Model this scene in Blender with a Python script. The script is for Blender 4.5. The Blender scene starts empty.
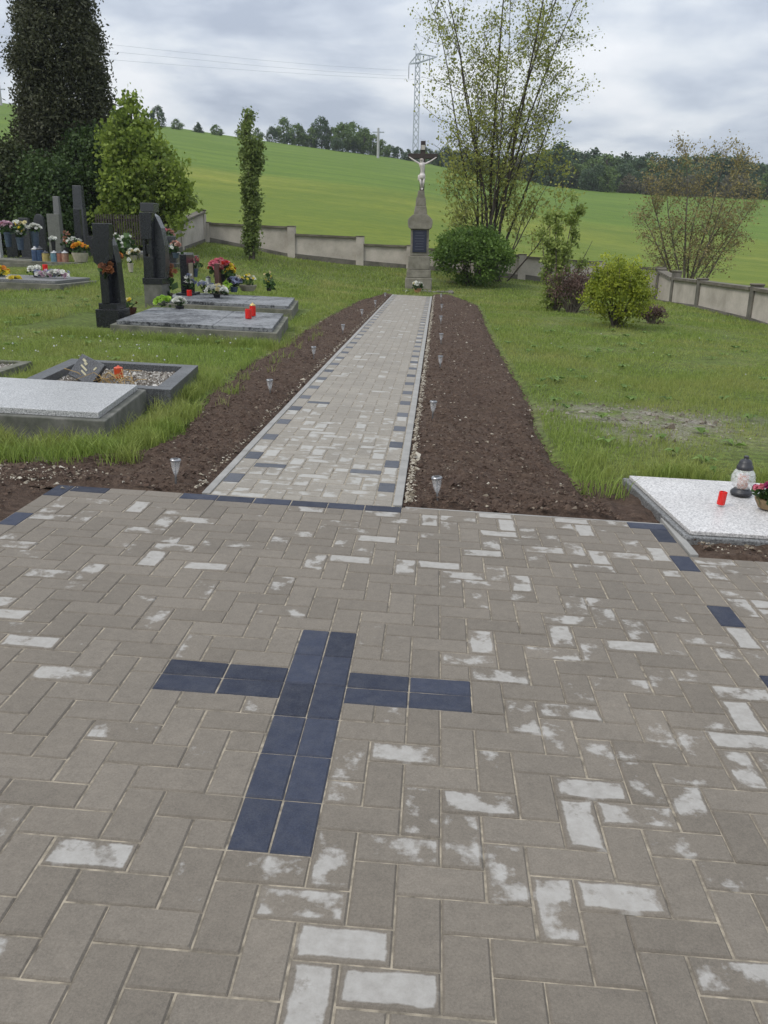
import bpy, bmesh, math, random
import numpy as np
from mathutils import Vector, Matrix, noise as mnoise
R_ = math.radians
SC = bpy.context.scene
COL = SC.collection
rng = np.random.default_rng(7)
random.seed(5)

# ------------------------------------------------------------------ camera
PHI = 0.032                       # the churchyard falls away to the right by about two degrees
FPX = 850.413
def cam_axes():
    yaw, pitch, roll = .0443, .3066, .0523
    f = np.array([-math.sin(yaw)*math.cos(pitch), math.cos(yaw)*math.cos(pitch), -math.sin(pitch)]); r = np.array([math.cos(yaw), math.sin(yaw), 0]); u = np.cross(r, f)
    r2 = math.cos(roll)*r+math.sin(roll)*u; u2 = -math.sin(roll)*r+math.cos(roll)*u
    c, s = math.cos(PHI), math.sin(PHI); T = np.array([[c, 0, s], [0, 1, 0], [-s, 0, c]])
    return T@np.array([.298, -1.625, 1.3626]), T@r2, T@u2, T@f
CAM, CR, CU, CF = cam_axes()
cd = bpy.data.cameras.new('camera'); cam = bpy.data.objects.new('camera', cd); COL.objects.link(cam)
cd.sensor_fit = 'VERTICAL'; cd.sensor_height = 32.0; cd.lens = 32.0*FPX/1024.0
cd.clip_start = 0.05; cd.clip_end = 3000
cam.matrix_world = Matrix([[CR[0], CU[0], -CF[0], CAM[0]], [CR[1], CU[1], -CF[1], CAM[1]], [CR[2], CU[2], -CF[2], CAM[2]], [0, 0, 0, 1]])
SC.camera = cam

# ------------------------------------------------------------------ world, sun, exposure
SUN_EL, SUN_AZ = R_(48), R_(235)   # behind the left shoulder, veiled by cloud
W = bpy.data.worlds.new('World'); SC.world = W; W.use_nodes = True
def world():
    nt = W.node_tree; nt.nodes.clear(); N = nt.nodes.new; L = nt.links.new
    out = N('ShaderNodeOutputWorld')
    sky = N('ShaderNodeTexSky'); sky.sky_type = 'NISHITA'; sky.sun_disc = False
    sky.sun_elevation = SUN_EL; sky.sun_rotation = SUN_AZ
    b1 = N('ShaderNodeBackground'); b1.inputs[1].default_value = 0.10; L(sky.outputs[0], b1.inputs[0])
    tc = N('ShaderNodeTexCoord'); sep = N('ShaderNodeSeparateXYZ'); L(tc.outputs['Generated'], sep.inputs[0])
    def M(op, a, b=None, c=None, clamp=False):
        m = N('ShaderNodeMath'); m.operation = op; m.use_clamp = clamp
        for i, v in enumerate((a, b, c)):
            if v is None: continue
            if isinstance(v, (int, float)): m.inputs[i].default_value = v
            else: L(v, m.inputs[i])
        return m.outputs[0]
    z = M('MAXIMUM', sep.outputs[2], 0.0)
    den = M('ADD', z, 0.19)
    cx = M('DIVIDE', sep.outputs[0], den); cy = M('DIVIDE', sep.outputs[1], den)
    cmb = N('ShaderNodeCombineXYZ'); L(cx, cmb.inputs[0]); L(cy, cmb.inputs[1])
    n1 = N('ShaderNodeTexNoise'); n1.inputs['Scale'].default_value = 1.15; n1.inputs['Detail'].default_value = 7; n1.inputs['Roughness'].default_value = 0.52
    n1.inputs['Distortion'].default_value = 0.35
    mp = N('ShaderNodeMapping'); mp.inputs['Location'].default_value = (3.1, 1.4, 0.7); L(cmb.outputs[0], mp.inputs[0]); L(mp.outputs[0], n1.inputs[0])
    n2 = N('ShaderNodeTexNoise'); n2.inputs['Scale'].default_value = 2.6; n2.inputs['Detail'].default_value = 5
    mp2 = N('ShaderNodeMapping'); mp2.inputs['Location'].default_value = (0.3, 5.4, 0.0); L(cmb.outputs[0], mp2.inputs[0]); L(mp2.outputs[0], n2.inputs[0])
    f = M('ADD', M('MULTIPLY', n1.outputs[0], 0.72), M('MULTIPLY', n2.outputs[0], 0.28))
    r = N('ShaderNodeValToRGB'); L(f, r.inputs[0]); e = r.color_ramp.elements
    e[0].position = 0.42; e[0].color = (0.40, 0.45, 0.54, 1)
    e[1].position = 0.60; e[1].color = (0.80, 0.82, 0.85, 1)
    m = e.new(0.475); m.color = (0.52, 0.57, 0.65, 1)
    m = e.new(0.53); m.color = (0.67, 0.71, 0.76, 1)
    up = M('MULTIPLY_ADD', z, 1.35, 0.76)      # an overcast sky is brighter overhead
    mul = N('ShaderNodeVectorMath'); mul.operation = 'SCALE'; L(r.outputs[0], mul.inputs[0]); L(up, mul.inputs['Scale'])
    b2 = N('ShaderNodeBackground'); L(mul.outputs[0], b2.inputs[0]); b2.inputs[1].default_value = 1.0
    mx = N('ShaderNodeMixShader'); mx.inputs[0].default_value = 0.93
    L(b1.outputs[0], mx.inputs[1]); L(b2.outputs[0], mx.inputs[2]); L(mx.outputs[0], out.inputs[0])
world()
sd = bpy.data.lights.new('sun', 'SUN'); sd.energy = 1.35; sd.angle = R_(16); sd.color = (1.0, 0.95, 0.87)
so = bpy.data.objects.new('sun', sd); COL.objects.link(so)
so.rotation_euler = (R_(90)-SUN_EL, 0, R_(180)-SUN_AZ+R_(180)-R_(180))
sdir = Vector((math.sin(SUN_AZ)*math.cos(SUN_EL), math.cos(SUN_AZ)*math.cos(SUN_EL), math.sin(SUN_EL)))
so.rotation_euler = sdir.to_track_quat('Z', 'Y').to_euler()
vs = SC.view_settings; vs.view_transform = 'Standard'; vs.look = 'None'; vs.exposure = 0.26; vs.gamma = 1.0; vs.use_curve_mapping = False
SC.render.engine = 'CYCLES'; SC.cycles.max_bounces = 6; SC.cycles.transparent_max_bounces = 12

# ------------------------------------------------------------------ where things are
def ray(px, py): return CF + (px-384)/FPX*CR - (py-512)/FPX*CU
CPH, SPH = math.cos(PHI), math.sin(PHI)
def PL(X, Y, h=0.0):               # point given along the paving's own plane
    return np.array([X*CPH + h*SPH, Y, -X*SPH + h*CPH])
def at(px, py, Y):
    d = ray(px, py); return CAM + d*(Y-CAM[1])/d[1]
def gp(px, py, h=0.0):             # planar X, Y seen at a pixel
    d = ray(px, py); n = np.array([SPH, 0, CPH]); t = (h - CAM@n)/(d@n); w = CAM + d*t
    return w[0]*CPH - w[2]*SPH, w[1]

# ------------------------------------------------------------------ terrain
class TPS:
    def __init__(s, P, v, lam=0.02):
        s.P = np.asarray(P, float); n = len(P)
        K = s.k(s.P, s.P) + lam*np.eye(n); Q = np.c_[np.ones(n), s.P]
        A = np.block([[K, Q], [Q.T, np.zeros((3, 3))]])
        s.w = np.linalg.solve(A, np.r_[v, np.zeros(3)])
    def k(s, a, b):
        r2 = ((a[:, None]-b[None])**2).sum(-1)+1e-9; return r2*np.log(r2)*0.5
    def __call__(s, q): return s.k(q, s.P)@s.w[:-3] + np.c_[np.ones(len(q)), q]@s.w[-3:]
cpts = []; cval = []
for X in (-4, -2, 0, 2, 4):
    for Y in (-4, 0, 4, 8, 12, 16, 20, 24): cpts.append((X, Y)); cval.append(0.0)
for X, Y, v in ((-8, 0, 0), (-9, 8, .05), (8, 2, 0), (9, 10, -.05), (-8, 14, .08), (-25, 20, 1.3), (-25, 5, .6), (15, 10, -.1), (15, 25, -.3), (8, 25, -.02), (8, 20, -.07),
                (-8.2, 31, 1.05), (-5, 31, .64), (-2.5, 31, .52), (-.7, 31, .5), (4.3, 31, .27), (8.5, 31, -.14), (7, 28, -.05), (0, 26, .05), (3, 26, .05), (-5, 26, .35)):
    cpts.append((X, Y)); cval.append(v)
CT = TPS(cpts, cval, 0.05)
for px, py, Y in ((30, 290, 15), (90, 289, 15.3), (-60, 292, 14.8), (50, 266, 19.6), (110, 262, 19.8), (150, 262, 20.5), (10, 260, 22.5), (84, 258, 22.8), (143, 256, 26.6), (253, 259, 27), (60, 252, 29), (-120, 270, 19)):
    p_ = at(px, py, Y); cpts.append((p_[0], Y)); cval.append(p_[2]+PHI*p_[0])
CT = TPS(cpts, cval, 0.05)
# outer fields: image height of the slope at given pixel columns and distances, turned into heights
fp = []; fv = []
DY = [34., 60., 100., 150., 205., 280.]
tab = {-500: (252, 190, 150, 105, 62, 66), -150: (240, 185, 152, 115, 84, 88), 0: (231, 176, 142, 118, 103, 107), 190: (236, 200, 166, 144, 130, 134), 270: (245, 208, 177, 154, 142, 146), 400: (257, 222, 191, 170, 159, 163),
       480: (264, 236, 205, 183, 173, 177), 560: (272, 250, 220, 196, 185, 189), 660: (279, 262, 232, 205, 192, 196), 768: (288, 272, 243, 213, 195, 199), 1000: (305, 290, 262, 228, 204, 208), 1400: (335, 320, 290, 255, 228, 232)}
for px, row in tab.items():
    for Y, py in zip(DY, row):
        p = at(px, py, Y); a = (p[0]-CAM[0])/(p[1]-CAM[1]); fp.append((a*3.0, math.log(Y)*1.2)); fv.append((p[2]-CAM[2])/Y)
FT = TPS(fp, fv, 0.0005)
def sm(x, a, b):
    t = np.clip((x-a)/np.maximum(b-a, 1e-6), 0, 1); return t*t*(3-2*t)
def H(x, y):
    x = np.atleast_1d(np.asarray(x, float)); y = np.atleast_1d(np.asarray(y, float))
    X = np.clip(x, -40, 30); Yc = np.clip(y, -10, 36)
    zc = -PHI*X + CT(np.c_[X, Yc])
    Yf = np.maximum(y, 18.0); a = np.clip((x-CAM[0])/(Yf-CAM[1]), -1.1, 1.3)
    zf = FT(np.c_[a*3.0, np.log(np.minimum(Yf, 300.))*1.2])*Yf + CAM[2]
    w = np.maximum(sm(y, 31.6, 36.0), sm(x, 8.9+(y-20)*.03, 14.)*sm(y, 10, 22))
    return zc*(1-w) + zf*w
def H1(x, y): return float(H(x, y)[0])

# ------------------------------------------------------------------ materials
MATS = {}
def nodes(name):
    m = bpy.data.materials.new(name); m.use_nodes = True; nt = m.node_tree; nt.nodes.clear()
    out = nt.nodes.new('ShaderNodeOutputMaterial'); b = nt.nodes.new('ShaderNodeBsdfPrincipled'); nt.links.new(b.outputs[0], out.inputs[0])
    return m, nt, b, out
class NB:
    def __init__(s, nt): s.nt = nt
    def n(s, t, **kw):
        o = s.nt.nodes.new(t)
        for k, v in kw.items(): setattr(o, k, v)
        return o
    def l(s, a, b): s.nt.links.new(a, b)
    def m(s, op, a, b=None, c=None, clamp=False):
        m = s.n('ShaderNodeMath', operation=op, use_clamp=clamp)
        for i, v in enumerate((a, b, c)):
            if v is None: continue
            if isinstance(v, (int, float)): m.inputs[i].default_value = v
            else: s.l(v, m.inputs[i])
        return m.outputs[0]
    def pos(s): return s.n('ShaderNodeNewGeometry').outputs['Position']
    def obj(s): return s.n('ShaderNodeTexCoord').outputs['Object']
    def noise(s, vec, scale, detail=4, rough=.55, dist=0, out=0):
        t = s.n('ShaderNodeTexNoise'); t.inputs['Scale'].default_value = scale; t.inputs['Detail'].default_value = detail
        t.inputs['Roughness'].default_value = rough; t.inputs['Distortion'].default_value = dist; s.l(vec, t.inputs['Vector']); return t.outputs[out]
    def ramp(s, f, stops):
        r = s.n('ShaderNodeValToRGB'); s.l(f, r.inputs[0]); e = r.color_ramp.elements
        while len(e) < len(stops): e.new(.5)
        for i, (p, c) in enumerate(stops): e[i].position = p; e[i].color = (*c, 1)
        return r.outputs[0]
    def mix(s, f, a, b, mode='MIX'):
        x = s.n('ShaderNodeMix', data_type='RGBA', blend_type=mode)
        for i, v in ((0, f), (6, a), (7, b)):
            if isinstance(v, (int, float)): x.inputs[i].default_value = v
            elif isinstance(v, tuple): x.inputs[i].default_value = (*v, 1)
            else: s.l(v, x.inputs[i])
        return x.outputs[2]
    def bump(s, h, b, strength=.3, dist=.01):
        u = s.n('ShaderNodeBump'); u.inputs['Strength'].default_value = strength; u.inputs['Distance'].default_value = dist
        s.l(h, u.inputs['Height']); s.l(u.outputs[0], b.inputs['Normal'])
def mat(name, col, rough=.7, var=.25, scale=8., bump=.2, bdist=.004, metal=0., col2=None, spec=.5, coat=0., fine=None, trans=0.):
    """general surface: base colour broken up by two scales of noise, with bump"""
    if name in MATS: return MATS[name]
    m, nt, b, out = nodes(name); n = NB(nt); o = n.obj()
    c2 = col2 or tuple(c*(1-var) for c in col)
    f = n.noise(o, scale, 5, .6)
    c = n.ramp(f, [(.32, c2), (.66, col)])
    if fine:
        g = n.noise(o, fine[0], 2, .7); gg = n.m('MULTIPLY', n.m('SUBTRACT', g, .5), fine[1]); 
        mm = n.n('ShaderNodeVectorMath', operation='SCALE'); n.l(c, mm.inputs[0]); n.l(n.m('ADD', gg, 1.0), mm.inputs['Scale']); c = mm.outputs[0]
    n.l(c, b.inputs['Base Color'])
    n.l(n.m('MULTIPLY_ADD', f, .3, rough-.15, clamp=True), b.inputs['Roughness'])
    b.inputs['Metallic'].default_value = metal; b.inputs['Specular IOR Level'].default_value = spec; b.inputs['Coat Weight'].default_value = coat
    if trans: b.inputs['Transmission Weight'].default_value = trans
    if bump: n.bump(n.noise(o, scale*6, 4, .65), b, bump, bdist)
    MATS[name] = m; return m
def leafmat(name, dark, light, trans=.35, attr='rnd', rough=.55, sp=None):
    m, nt, b, out = nodes(name); n = NB(nt)
    a = n.n('ShaderNodeAttribute', attribute_name=attr)
    c = n.ramp(a.outputs['Fac'], [(0., dark), (1., light)])
    if sp is not None:      # dry patches in the lawn
        f = n.noise(n.pos(), .55, 4, .6); k = n.ramp(f, [(.46, (0, 0, 0)), (.70, (.9, .9, .9))])
        c = n.mix(k, c, sp)
        f2 = n.noise(n.pos(), .13, 3, .6); c = n.mix(n.ramp(f2, [(.40, (0, 0, 0)), (.62, (.38, .38, .38))]), c, (.25, .27, .075))
    n.l(c, b.inputs['Base Color']); b.inputs['Roughness'].default_value = rough; b.inputs['Specular IOR Level'].default_value = .25
    t = n.n('ShaderNodeBsdfTranslucent'); n.l(c, t.inputs[0]); mx = n.n('ShaderNodeMixShader'); mx.inputs[0].default_value = trans
    n.l(b.outputs[0], mx.inputs[1]); n.l(t.outputs[0], mx.inputs[2]); n.l(mx.outputs[0], out.inputs[0])
    return m
def granite(name, base, speck, dark, scale=160., rough=.18, lich=None):
    m, nt, b, out = nodes(name); n = NB(nt); o = n.obj()
    f = n.noise(o, scale, 2, .8); c = n.ramp(f, [(.36, dark), (.5, base), (.66, speck)])
    g = n.noise(o, 3.0, 5, .65); c = n.mix(n.ramp(g, [(.4, (0, 0, 0)), (.75, (.45, .45, .45))]), c, tuple(x*.62 for x in base))
    if lich:
        q = n.noise(o, 22., 6, .75); g2 = n.noise(o, 2.2, 3); k = n.ramp(n.m('MULTIPLY_ADD', g2, .45, n.m('MULTIPLY', q, .75)), [(.52, (0, 0, 0)), (.66, (.85, .85, .85))]); c = n.mix(k, c, lich)
    n.l(c, b.inputs['Base Color']); n.l(n.m('MULTIPLY_ADD', g, .35, rough-.08, clamp=True), b.inputs['Roughness']); b.inputs['Specular IOR Level'].default_value = .5 if not lich else .28
    n.bump(f, b, .05, .001); MATS[name] = m; return m

def ground_mat():
    m, nt, b, out = nodes('ground_soil_and_grass'); n = NB(nt); p = n.pos()
    a = n.n('ShaderNodeAttribute', attribute_name='zone')
    sep = n.n('ShaderNodeSeparateColor'); n.l(a.outputs['Color'], sep.inputs[0])
    # lawn base
    f1 = n.noise(p, .9, 7, .68); f2 = n.noise(p, 14., 5, .7)
    lawn = n.ramp(f1, [(.3, (.085, .125, .028)), (.5, (.13, .175, .04)), (.68, (.20, .21, .07))])
    lawn = n.mix(n.ramp(f2, [(.42, (.75, .75, .75)), (.6, (0, 0, 0))]), lawn, (.05, .055, .018))
    # meadow: mown grass, yellower, streaked along the slope
    mp = n.n('ShaderNodeMapping'); n.l(p, mp.inputs[0]); mp.inputs['Scale'].default_value = (.035, .11, .1); mp.inputs['Rotation'].default_value = (0, 0, .2)
    f3 = n.noise(mp.outputs[0], 1.6, 7, .66); f4 = n.noise(p, .9, 6, .75)
    mead = n.ramp(f3, [(.3, (.115, .150, .018)), (.52, (.175, .205, .026)), (.72, (.26, .26, .05))])
    mead = n.mix(n.ramp(f4, [(.38, (.45, .45, .45)), (.62, (0, 0, 0))]), mead, (.06, .10, .018))
    mp3 = n.n('ShaderNodeMapping'); n.l(p, mp3.inputs[0]); mp3.inputs['Scale'].default_value = (.02, .08, .05); mp3.inputs['Rotation'].default_value = (0, 0, .35)
    f5 = n.noise(mp3.outputs[0], 2.0, 5, .6)
    crop = n.ramp(f5, [(.3, (.09, .145, .020)), (.7, (.135, .195, .028))])
    crop = n.mix(n.ramp(f4, [(.38, (.3, .3, .3)), (.62, (0, 0, 0))]), crop, (.04, .10, .02))
    # drilled rows and wheel tracks across the crop
    wv = n.n('ShaderNodeTexWave'); wv.wave_type = 'BANDS'; wv.bands_direction = 'Y'; mpw = n.n('ShaderNodeMapping'); n.l(p, mpw.inputs[0]); mpw.inputs['Rotation'].default_value = (0, 0, .22); n.l(mpw.outputs[0], wv.inputs['Vector']); wv.inputs['Scale'].default_value = .035; wv.inputs['Distortion'].default_value = 2.5; wv.inputs['Detail'].default_value = 3; wv.inputs['Detail Scale'].default_value = .4
    crop = n.mix(n.ramp(wv.outputs['Fac'], [(.80, (0, 0, 0)), (1., (.35, .35, .35))]), crop, (.07, .11, .022))
    big = n.noise(p, .035, 4, .6); mead = n.mix(n.ramp(big, [(.42, (.5, .5, .5)), (.6, (0, 0, 0))]), mead, (.085, .135, .022))
    c = n.mix(sep.outputs[0], lawn, mead); c = n.mix(sep.outputs[1], c, crop)
    # trodden, stony patches inside the lawn
    k = n.m('MULTIPLY', sep.outputs[2], n.ramp(n.noise(p, 3.2, 5, .7), [(.36, (0, 0, 0)), (.56, (1, 1, 1))]))
    c = n.mix(k, c, n.ramp(n.noise(p, 40., 3, .7), [(.35, (.10, .085, .06)), (.65, (.30, .28, .24))]))
    n.l(c, b.inputs['Base Color']); b.inputs['Roughness'].default_value = .95; b.inputs['Specular IOR Level'].default_value = .15
    h = n.m('ADD', n.noise(p, 30., 4, .7), n.m('MULTIPLY', f4, 4.)); n.bump(h, b, .6, .03)
    return m
def soil_mat():
    m, nt, b, out = nodes('dark_garden_soil'); n = NB(nt); p = n.pos()
    f = n.noise(p, 26., 8, .75); g = n.noise(p, 2.3, 5, .65)
    c = n.ramp(f, [(.3, (.034, .022, .016)), (.52, (.086, .057, .042)), (.74, (.165, .115, .085))])
    c = n.mix(n.ramp(g, [(.45, (0, 0, 0)), (.72, (.5, .5, .5))]), c, (.12, .085, .06))
    n.l(c, b.inputs['Base Color']); b.inputs['Roughness'].default_value = .95; b.inputs['Specular IOR Level'].default_value = .2
    n.bump(n.m('ADD', f, n.noise(p, 90., 3, .7)), b, .9, .02); return m
def paver_mat(name, c1, c2, patch, wear=None):
    m, nt, b, out = nodes(name); n = NB(nt); p = n.pos()
    a = n.n('ShaderNodeAttribute', attribute_name='pav'); s = n.n('ShaderNodeSeparateColor'); n.l(a.outputs['Color'], s.inputs[0])
    uv = n.n('ShaderNodeUVMap', uv_map='UVMap'); q = n.n('ShaderNodeSeparateXYZ'); n.l(uv.outputs[0], q.inputs[0])
    tone = n.mix(s.outputs[1], c1, c2)
    f = n.m('MULTIPLY_ADD', n.noise(p, 170., 3, .8), .6, n.m('MULTIPLY', n.noise(p, 420., 2, .8), .4)); g = n.noise(p, 2.1, 5, .6); g2 = n.noise(p, 30., 5, .7)
    sc = n.m('ADD', n.m('MULTIPLY_ADD', n.m('SUBTRACT', f, .5), 1.5, 1.0), n.m('ADD', n.m('MULTIPLY', n.m('SUBTRACT', g, .5), .45), n.m('MULTIPLY', n.m('SUBTRACT', g2, .5), .5)))
    v = n.n('ShaderNodeVectorMath', operation='SCALE'); n.l(tone, v.inputs[0]); n.l(sc, v.inputs['Scale']); c = v.outputs[0]
    # lime bloom: inside the stone, keeps off its edges, ragged outline
    dx = n.m('SUBTRACT', s.outputs[2], n.m('ABSOLUTE', q.outputs[0])); dy = n.m('SUBTRACT', a.outputs['Alpha'], n.m('ABSOLUTE', q.outputs[1]))
    d = n.m('MINIMUM', dx, dy)
    blob = n.m('MULTIPLY_ADD', n.noise(p, 70., 3, .6), .22, n.m('MULTIPLY', n.noise(p, 10.5, 2, .5), .78))
    val = n.m('ADD', n.m('MULTIPLY', n.m('SUBTRACT', blob, .5), 1.5), n.m('SUBTRACT', s.outputs[0], .5))
    inner = n.m('MULTIPLY', n.m('SUBTRACT', d, .007), 45., clamp=True)
    mask = n.m('MULTIPLY', n.m('MULTIPLY', val, 8., clamp=True), n.m('MULTIPLY', n.m('SUBTRACT', n.m('ADD', inner, n.m('MULTIPLY', n.m('SUBTRACT', blob, .5), 1.6)), .15), 5., clamp=True))
    inten = n.m('MULTIPLY', mask, n.m('MULTIPLY_ADD', g2, .9, .28, clamp=True))
    if wear:
        wn = n.m('MULTIPLY_ADD', n.noise(p, 260., 3, .75), .6, n.m('MULTIPLY', n.noise(p, 18., 6, .7), .55))
        edge = n.m('SUBTRACT', 1.0, n.m('MULTIPLY', d, 130., clamp=True)); wn = n.m('ADD', wn, n.m('MULTIPLY', edge, .10))
        c = n.mix(n.ramp(wn, [(.50, (0, 0, 0)), (.88, (.45, .45, .45))]), c, wear)
    else: c = n.mix(inten, c, patch)
    # dark damp rim round the bloom
    n.l(c, b.inputs['Base Color']); n.l(n.m('MULTIPLY_ADD', g, .2, .66), b.inputs['Roughness']); b.inputs['Specular IOR Level'].default_value = .35
    n.bump(n.m('ADD', f, n.m('MULTIPLY', g2, .6)), b, .35, .0015); return m

# ------------------------------------------------------------------ mesh helpers
def tag(o, label=None, cat=None, group=None, kind=None):
    if label: o['label'] = label
    if cat: o['category'] = cat
    if group: o['group'] = group
    if kind: o['kind'] = kind
    return o
def empty(name, loc=(0, 0, 0), rot=(0, 0, 0), **kw):
    o = bpy.data.objects.new(name, None); COL.objects.link(o); o.location = [float(v) for v in loc]; o.rotation_euler = rot; o.empty_display_size = .1
    tag(o, **kw); return o
def fast(name, V, F, m, parent=None, attr=None, cattr=None, uv=None, smooth=False, midx=None, mats=None):
    """V (n,3), F (m,k) arrays"""
    V = np.asarray(V, np.float32); F = np.asarray(F, np.int32); me = bpy.data.meshes.new(name)
    k = F.shape[1]; me.vertices.add(len(V)); me.vertices.foreach_set('co', V.ravel()); me.loops.add(F.size); me.loops.foreach_set('vertex_index', F.ravel())
    me.polygons.add(len(F)); me.polygons.foreach_set('loop_start', np.arange(0, F.size, k, dtype=np.int32))
    me.polygons.foreach_set('use_smooth', np.full(len(F), smooth))
    for mm in (mats or [m]): me.materials.append(mm)
    if midx is not None: me.polygons.foreach_set('material_index', np.asarray(midx, np.int32))
    me.update(calc_edges=True)
    if attr:
        for an, av in attr.items():
            a = me.attributes.new(an, 'FLOAT', 'POINT'); a.data.foreach_set('value', np.asarray(av, np.float32).ravel())
    if cattr:
        for an, av in cattr.items():
            a = me.color_attributes.new(an, 'FLOAT_COLOR', 'POINT'); a.data.foreach_set('color', np.asarray(av, np.float32).ravel())
    if uv is not None:
        u = me.uv_layers.new(name='UVMap'); u.data.foreach_set('uv', np.asarray(uv, np.float32)[F.ravel()].ravel())
    o = bpy.data.objects.new(name, me); COL.objects.link(o)
    if parent: o.parent = parent
    return o
class MB:
    def __init__(s): s.bm = bmesh.new()
    def box(s, c, d, rz=0, taper=1.0, bev=0.0, rot=None):
        r = bmesh.ops.create_cube(s.bm, size=1.0); vs = r['verts']
        for v in vs:
            k = taper if v.co.z > 0 else 1.0
            v.co = Vector((v.co.x*d[0]*k, v.co.y*d[1]*k, v.co.z*d[2]))
        if bev:
            es = list({e for v in vs for e in v.link_edges}); rr = bmesh.ops.bevel(s.bm, geom=es, offset=bev, segments=1, affect='EDGES', clamp_overlap=True); vs = list({v for f in rr['faces'] for v in f.verts} | {v for v in vs if v.is_valid})
        M = Matrix.Translation(Vector([float(q) for q in c])) @ (rot.to_4x4() if rot else Matrix.Rotation(rz, 4, 'Z'))
        bmesh.ops.transform(s.bm, matrix=M, verts=vs); return s
    def tube(s, pts, rad, n=8, cap=True):
        pts = [Vector([float(q) for q in p]) for p in pts]
        if isinstance(rad, (int, float)): rad = [rad]*len(pts)
        rings = []
        for i, p in enumerate(pts):
            t = (pts[min(i+1, len(pts)-1)]-pts[max(i-1, 0)]).normalized(); a = t.orthogonal().normalized(); b = t.cross(a)
            if i == 0: ref = a
            else:
                a = (ref - t*ref.dot(t)).normalized(); b = t.cross(a); ref = a
            rings.append([s.bm.verts.new(p+(a*math.cos(2*math.pi*k/n)+b*math.sin(2*math.pi*k/n))*rad[i]) for k in range(n)])
        for r0, r1 in zip(rings, rings[1:]):
            for k in range(n): s.bm.faces.new((r0[k], r0[(k+1) % n], r1[(k+1) % n], r1[k]))
        if cap:
            s.bm.faces.new(rings[0][::-1]); s.bm.faces.new(rings[-1])
        return s
    def lathe(s, prof, c=(0, 0, 0), n=20, cap=True):
        rings = [[s.bm.verts.new((c[0]+r*math.cos(2*math.pi*k/n), c[1]+r*math.sin(2*math.pi*k/n), c[2]+z)) for k in range(n)] for r, z in prof]
        for r0, r1 in zip(rings, rings[1:]):
            for k in range(n): s.bm.faces.new((r0[k], r0[(k+1) % n], r1[(k+1) % n], r1[k]))
        if cap:
            s.bm.faces.new(rings[0][::-1]); s.bm.faces.new(rings[-1])
        return s
    def prism(s, prof, axis, a, b):
        """profile (list of 2D points) extruded from a to b along 'x' or 'y'"""
        def P(u, w, t): return (t, u, w) if axis == 'x' else (u, t, w)
        r0 = [s.bm.verts.new(P(u, w, a)) for u, w in prof]; r1 = [s.bm.verts.new(P(u, w, b)) for u, w in prof]; n = len(prof)
        for k in range(n): s.bm.faces.new((r0[k], r0[(k+1) % n], r1[(k+1) % n], r1[k]))
        s.bm.faces.new(r0[::-1]); s.bm.faces.new(r1); return s
    def ico(s, c, r, sub=1, sq=(1, 1, 1), jit=0.):
        q = bmesh.ops.create_icosphere(s.bm, subdivisions=sub, radius=1.0)
        for v in q['verts']:
            k = 1+random.uniform(-jit, jit); v.co = Vector((c[0]+v.co.x*r*sq[0]*k, c[1]+v.co.y*r*sq[1]*k, c[2]+v.co.z*r*sq[2]*k))
        return s
    def build(s, name, m, parent=None, smooth=False, bevel=0.):
        bmesh.ops.recalc_face_normals(s.bm, faces=s.bm.faces[:]); me = bpy.data.meshes.new(name); s.bm.to_mesh(me); s.bm.free()
        if smooth:
            for p in me.polygons: p.use_smooth = True
        me.materials.append(m); o = bpy.data.objects.new(name, me); COL.objects.link(o)
        if parent: o.parent = parent
        if bevel:
            md = o.modifiers.new('bevel', 'BEVEL'); md.width = bevel; md.segments = 2; md.limit_method = 'ANGLE'
        return o
def copy_tree(o, parent=None):
    c = o.copy(); COL.objects.link(c); c.parent = parent
    for ch in [x for x in o.children]: copy_tree(ch, c)
    return c

# ================================================================== THE SETTING
def frange(a, b, s): return list(np.arange(a, b, s))
xs = np.array(sorted(set(np.round([-700, -500, -380, -300, -240, -200, -170, -145, -125, -108, -94, -82, -72, -63, -55, -48, -42, -36, -31, -27, -24, -21, -18.5, -16.5, -15]+frange(-14, 14, .35)+[14, 15, 16.5, 18, 20, 22.5, 25, 28, 32, 36, 41, 47, 54, 62, 71, 82, 94, 108, 124, 142, 162, 186, 214, 250, 300, 380, 500, 700], 3))))
ys = np.array([-300, -150, -80, -40, -25, -15, -10, -7]+frange(-5, 38, .35)+[38.5, 40, 42, 44.5, 47, 50, 53, 57, 61, 66, 71, 77, 83, 90, 98, 106, 115, 125, 136, 148, 161, 175, 190, 205, 222, 245, 280, 340, 450, 700, 1100])
GX, GY = np.meshgrid(xs, ys); gx, gy = GX.ravel(), GY.ravel()
gz = H(gx, gy); gz += (mnz := np.array([mnoise.noise(Vector((x*.5, y*.5, 0)))*.035 + mnoise.noise(Vector((x*1.7, y*1.7, 4)))*.012 if (abs(x) < 40 and y < 45) else 0. for x, y in zip(gx, gy)]))
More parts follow.
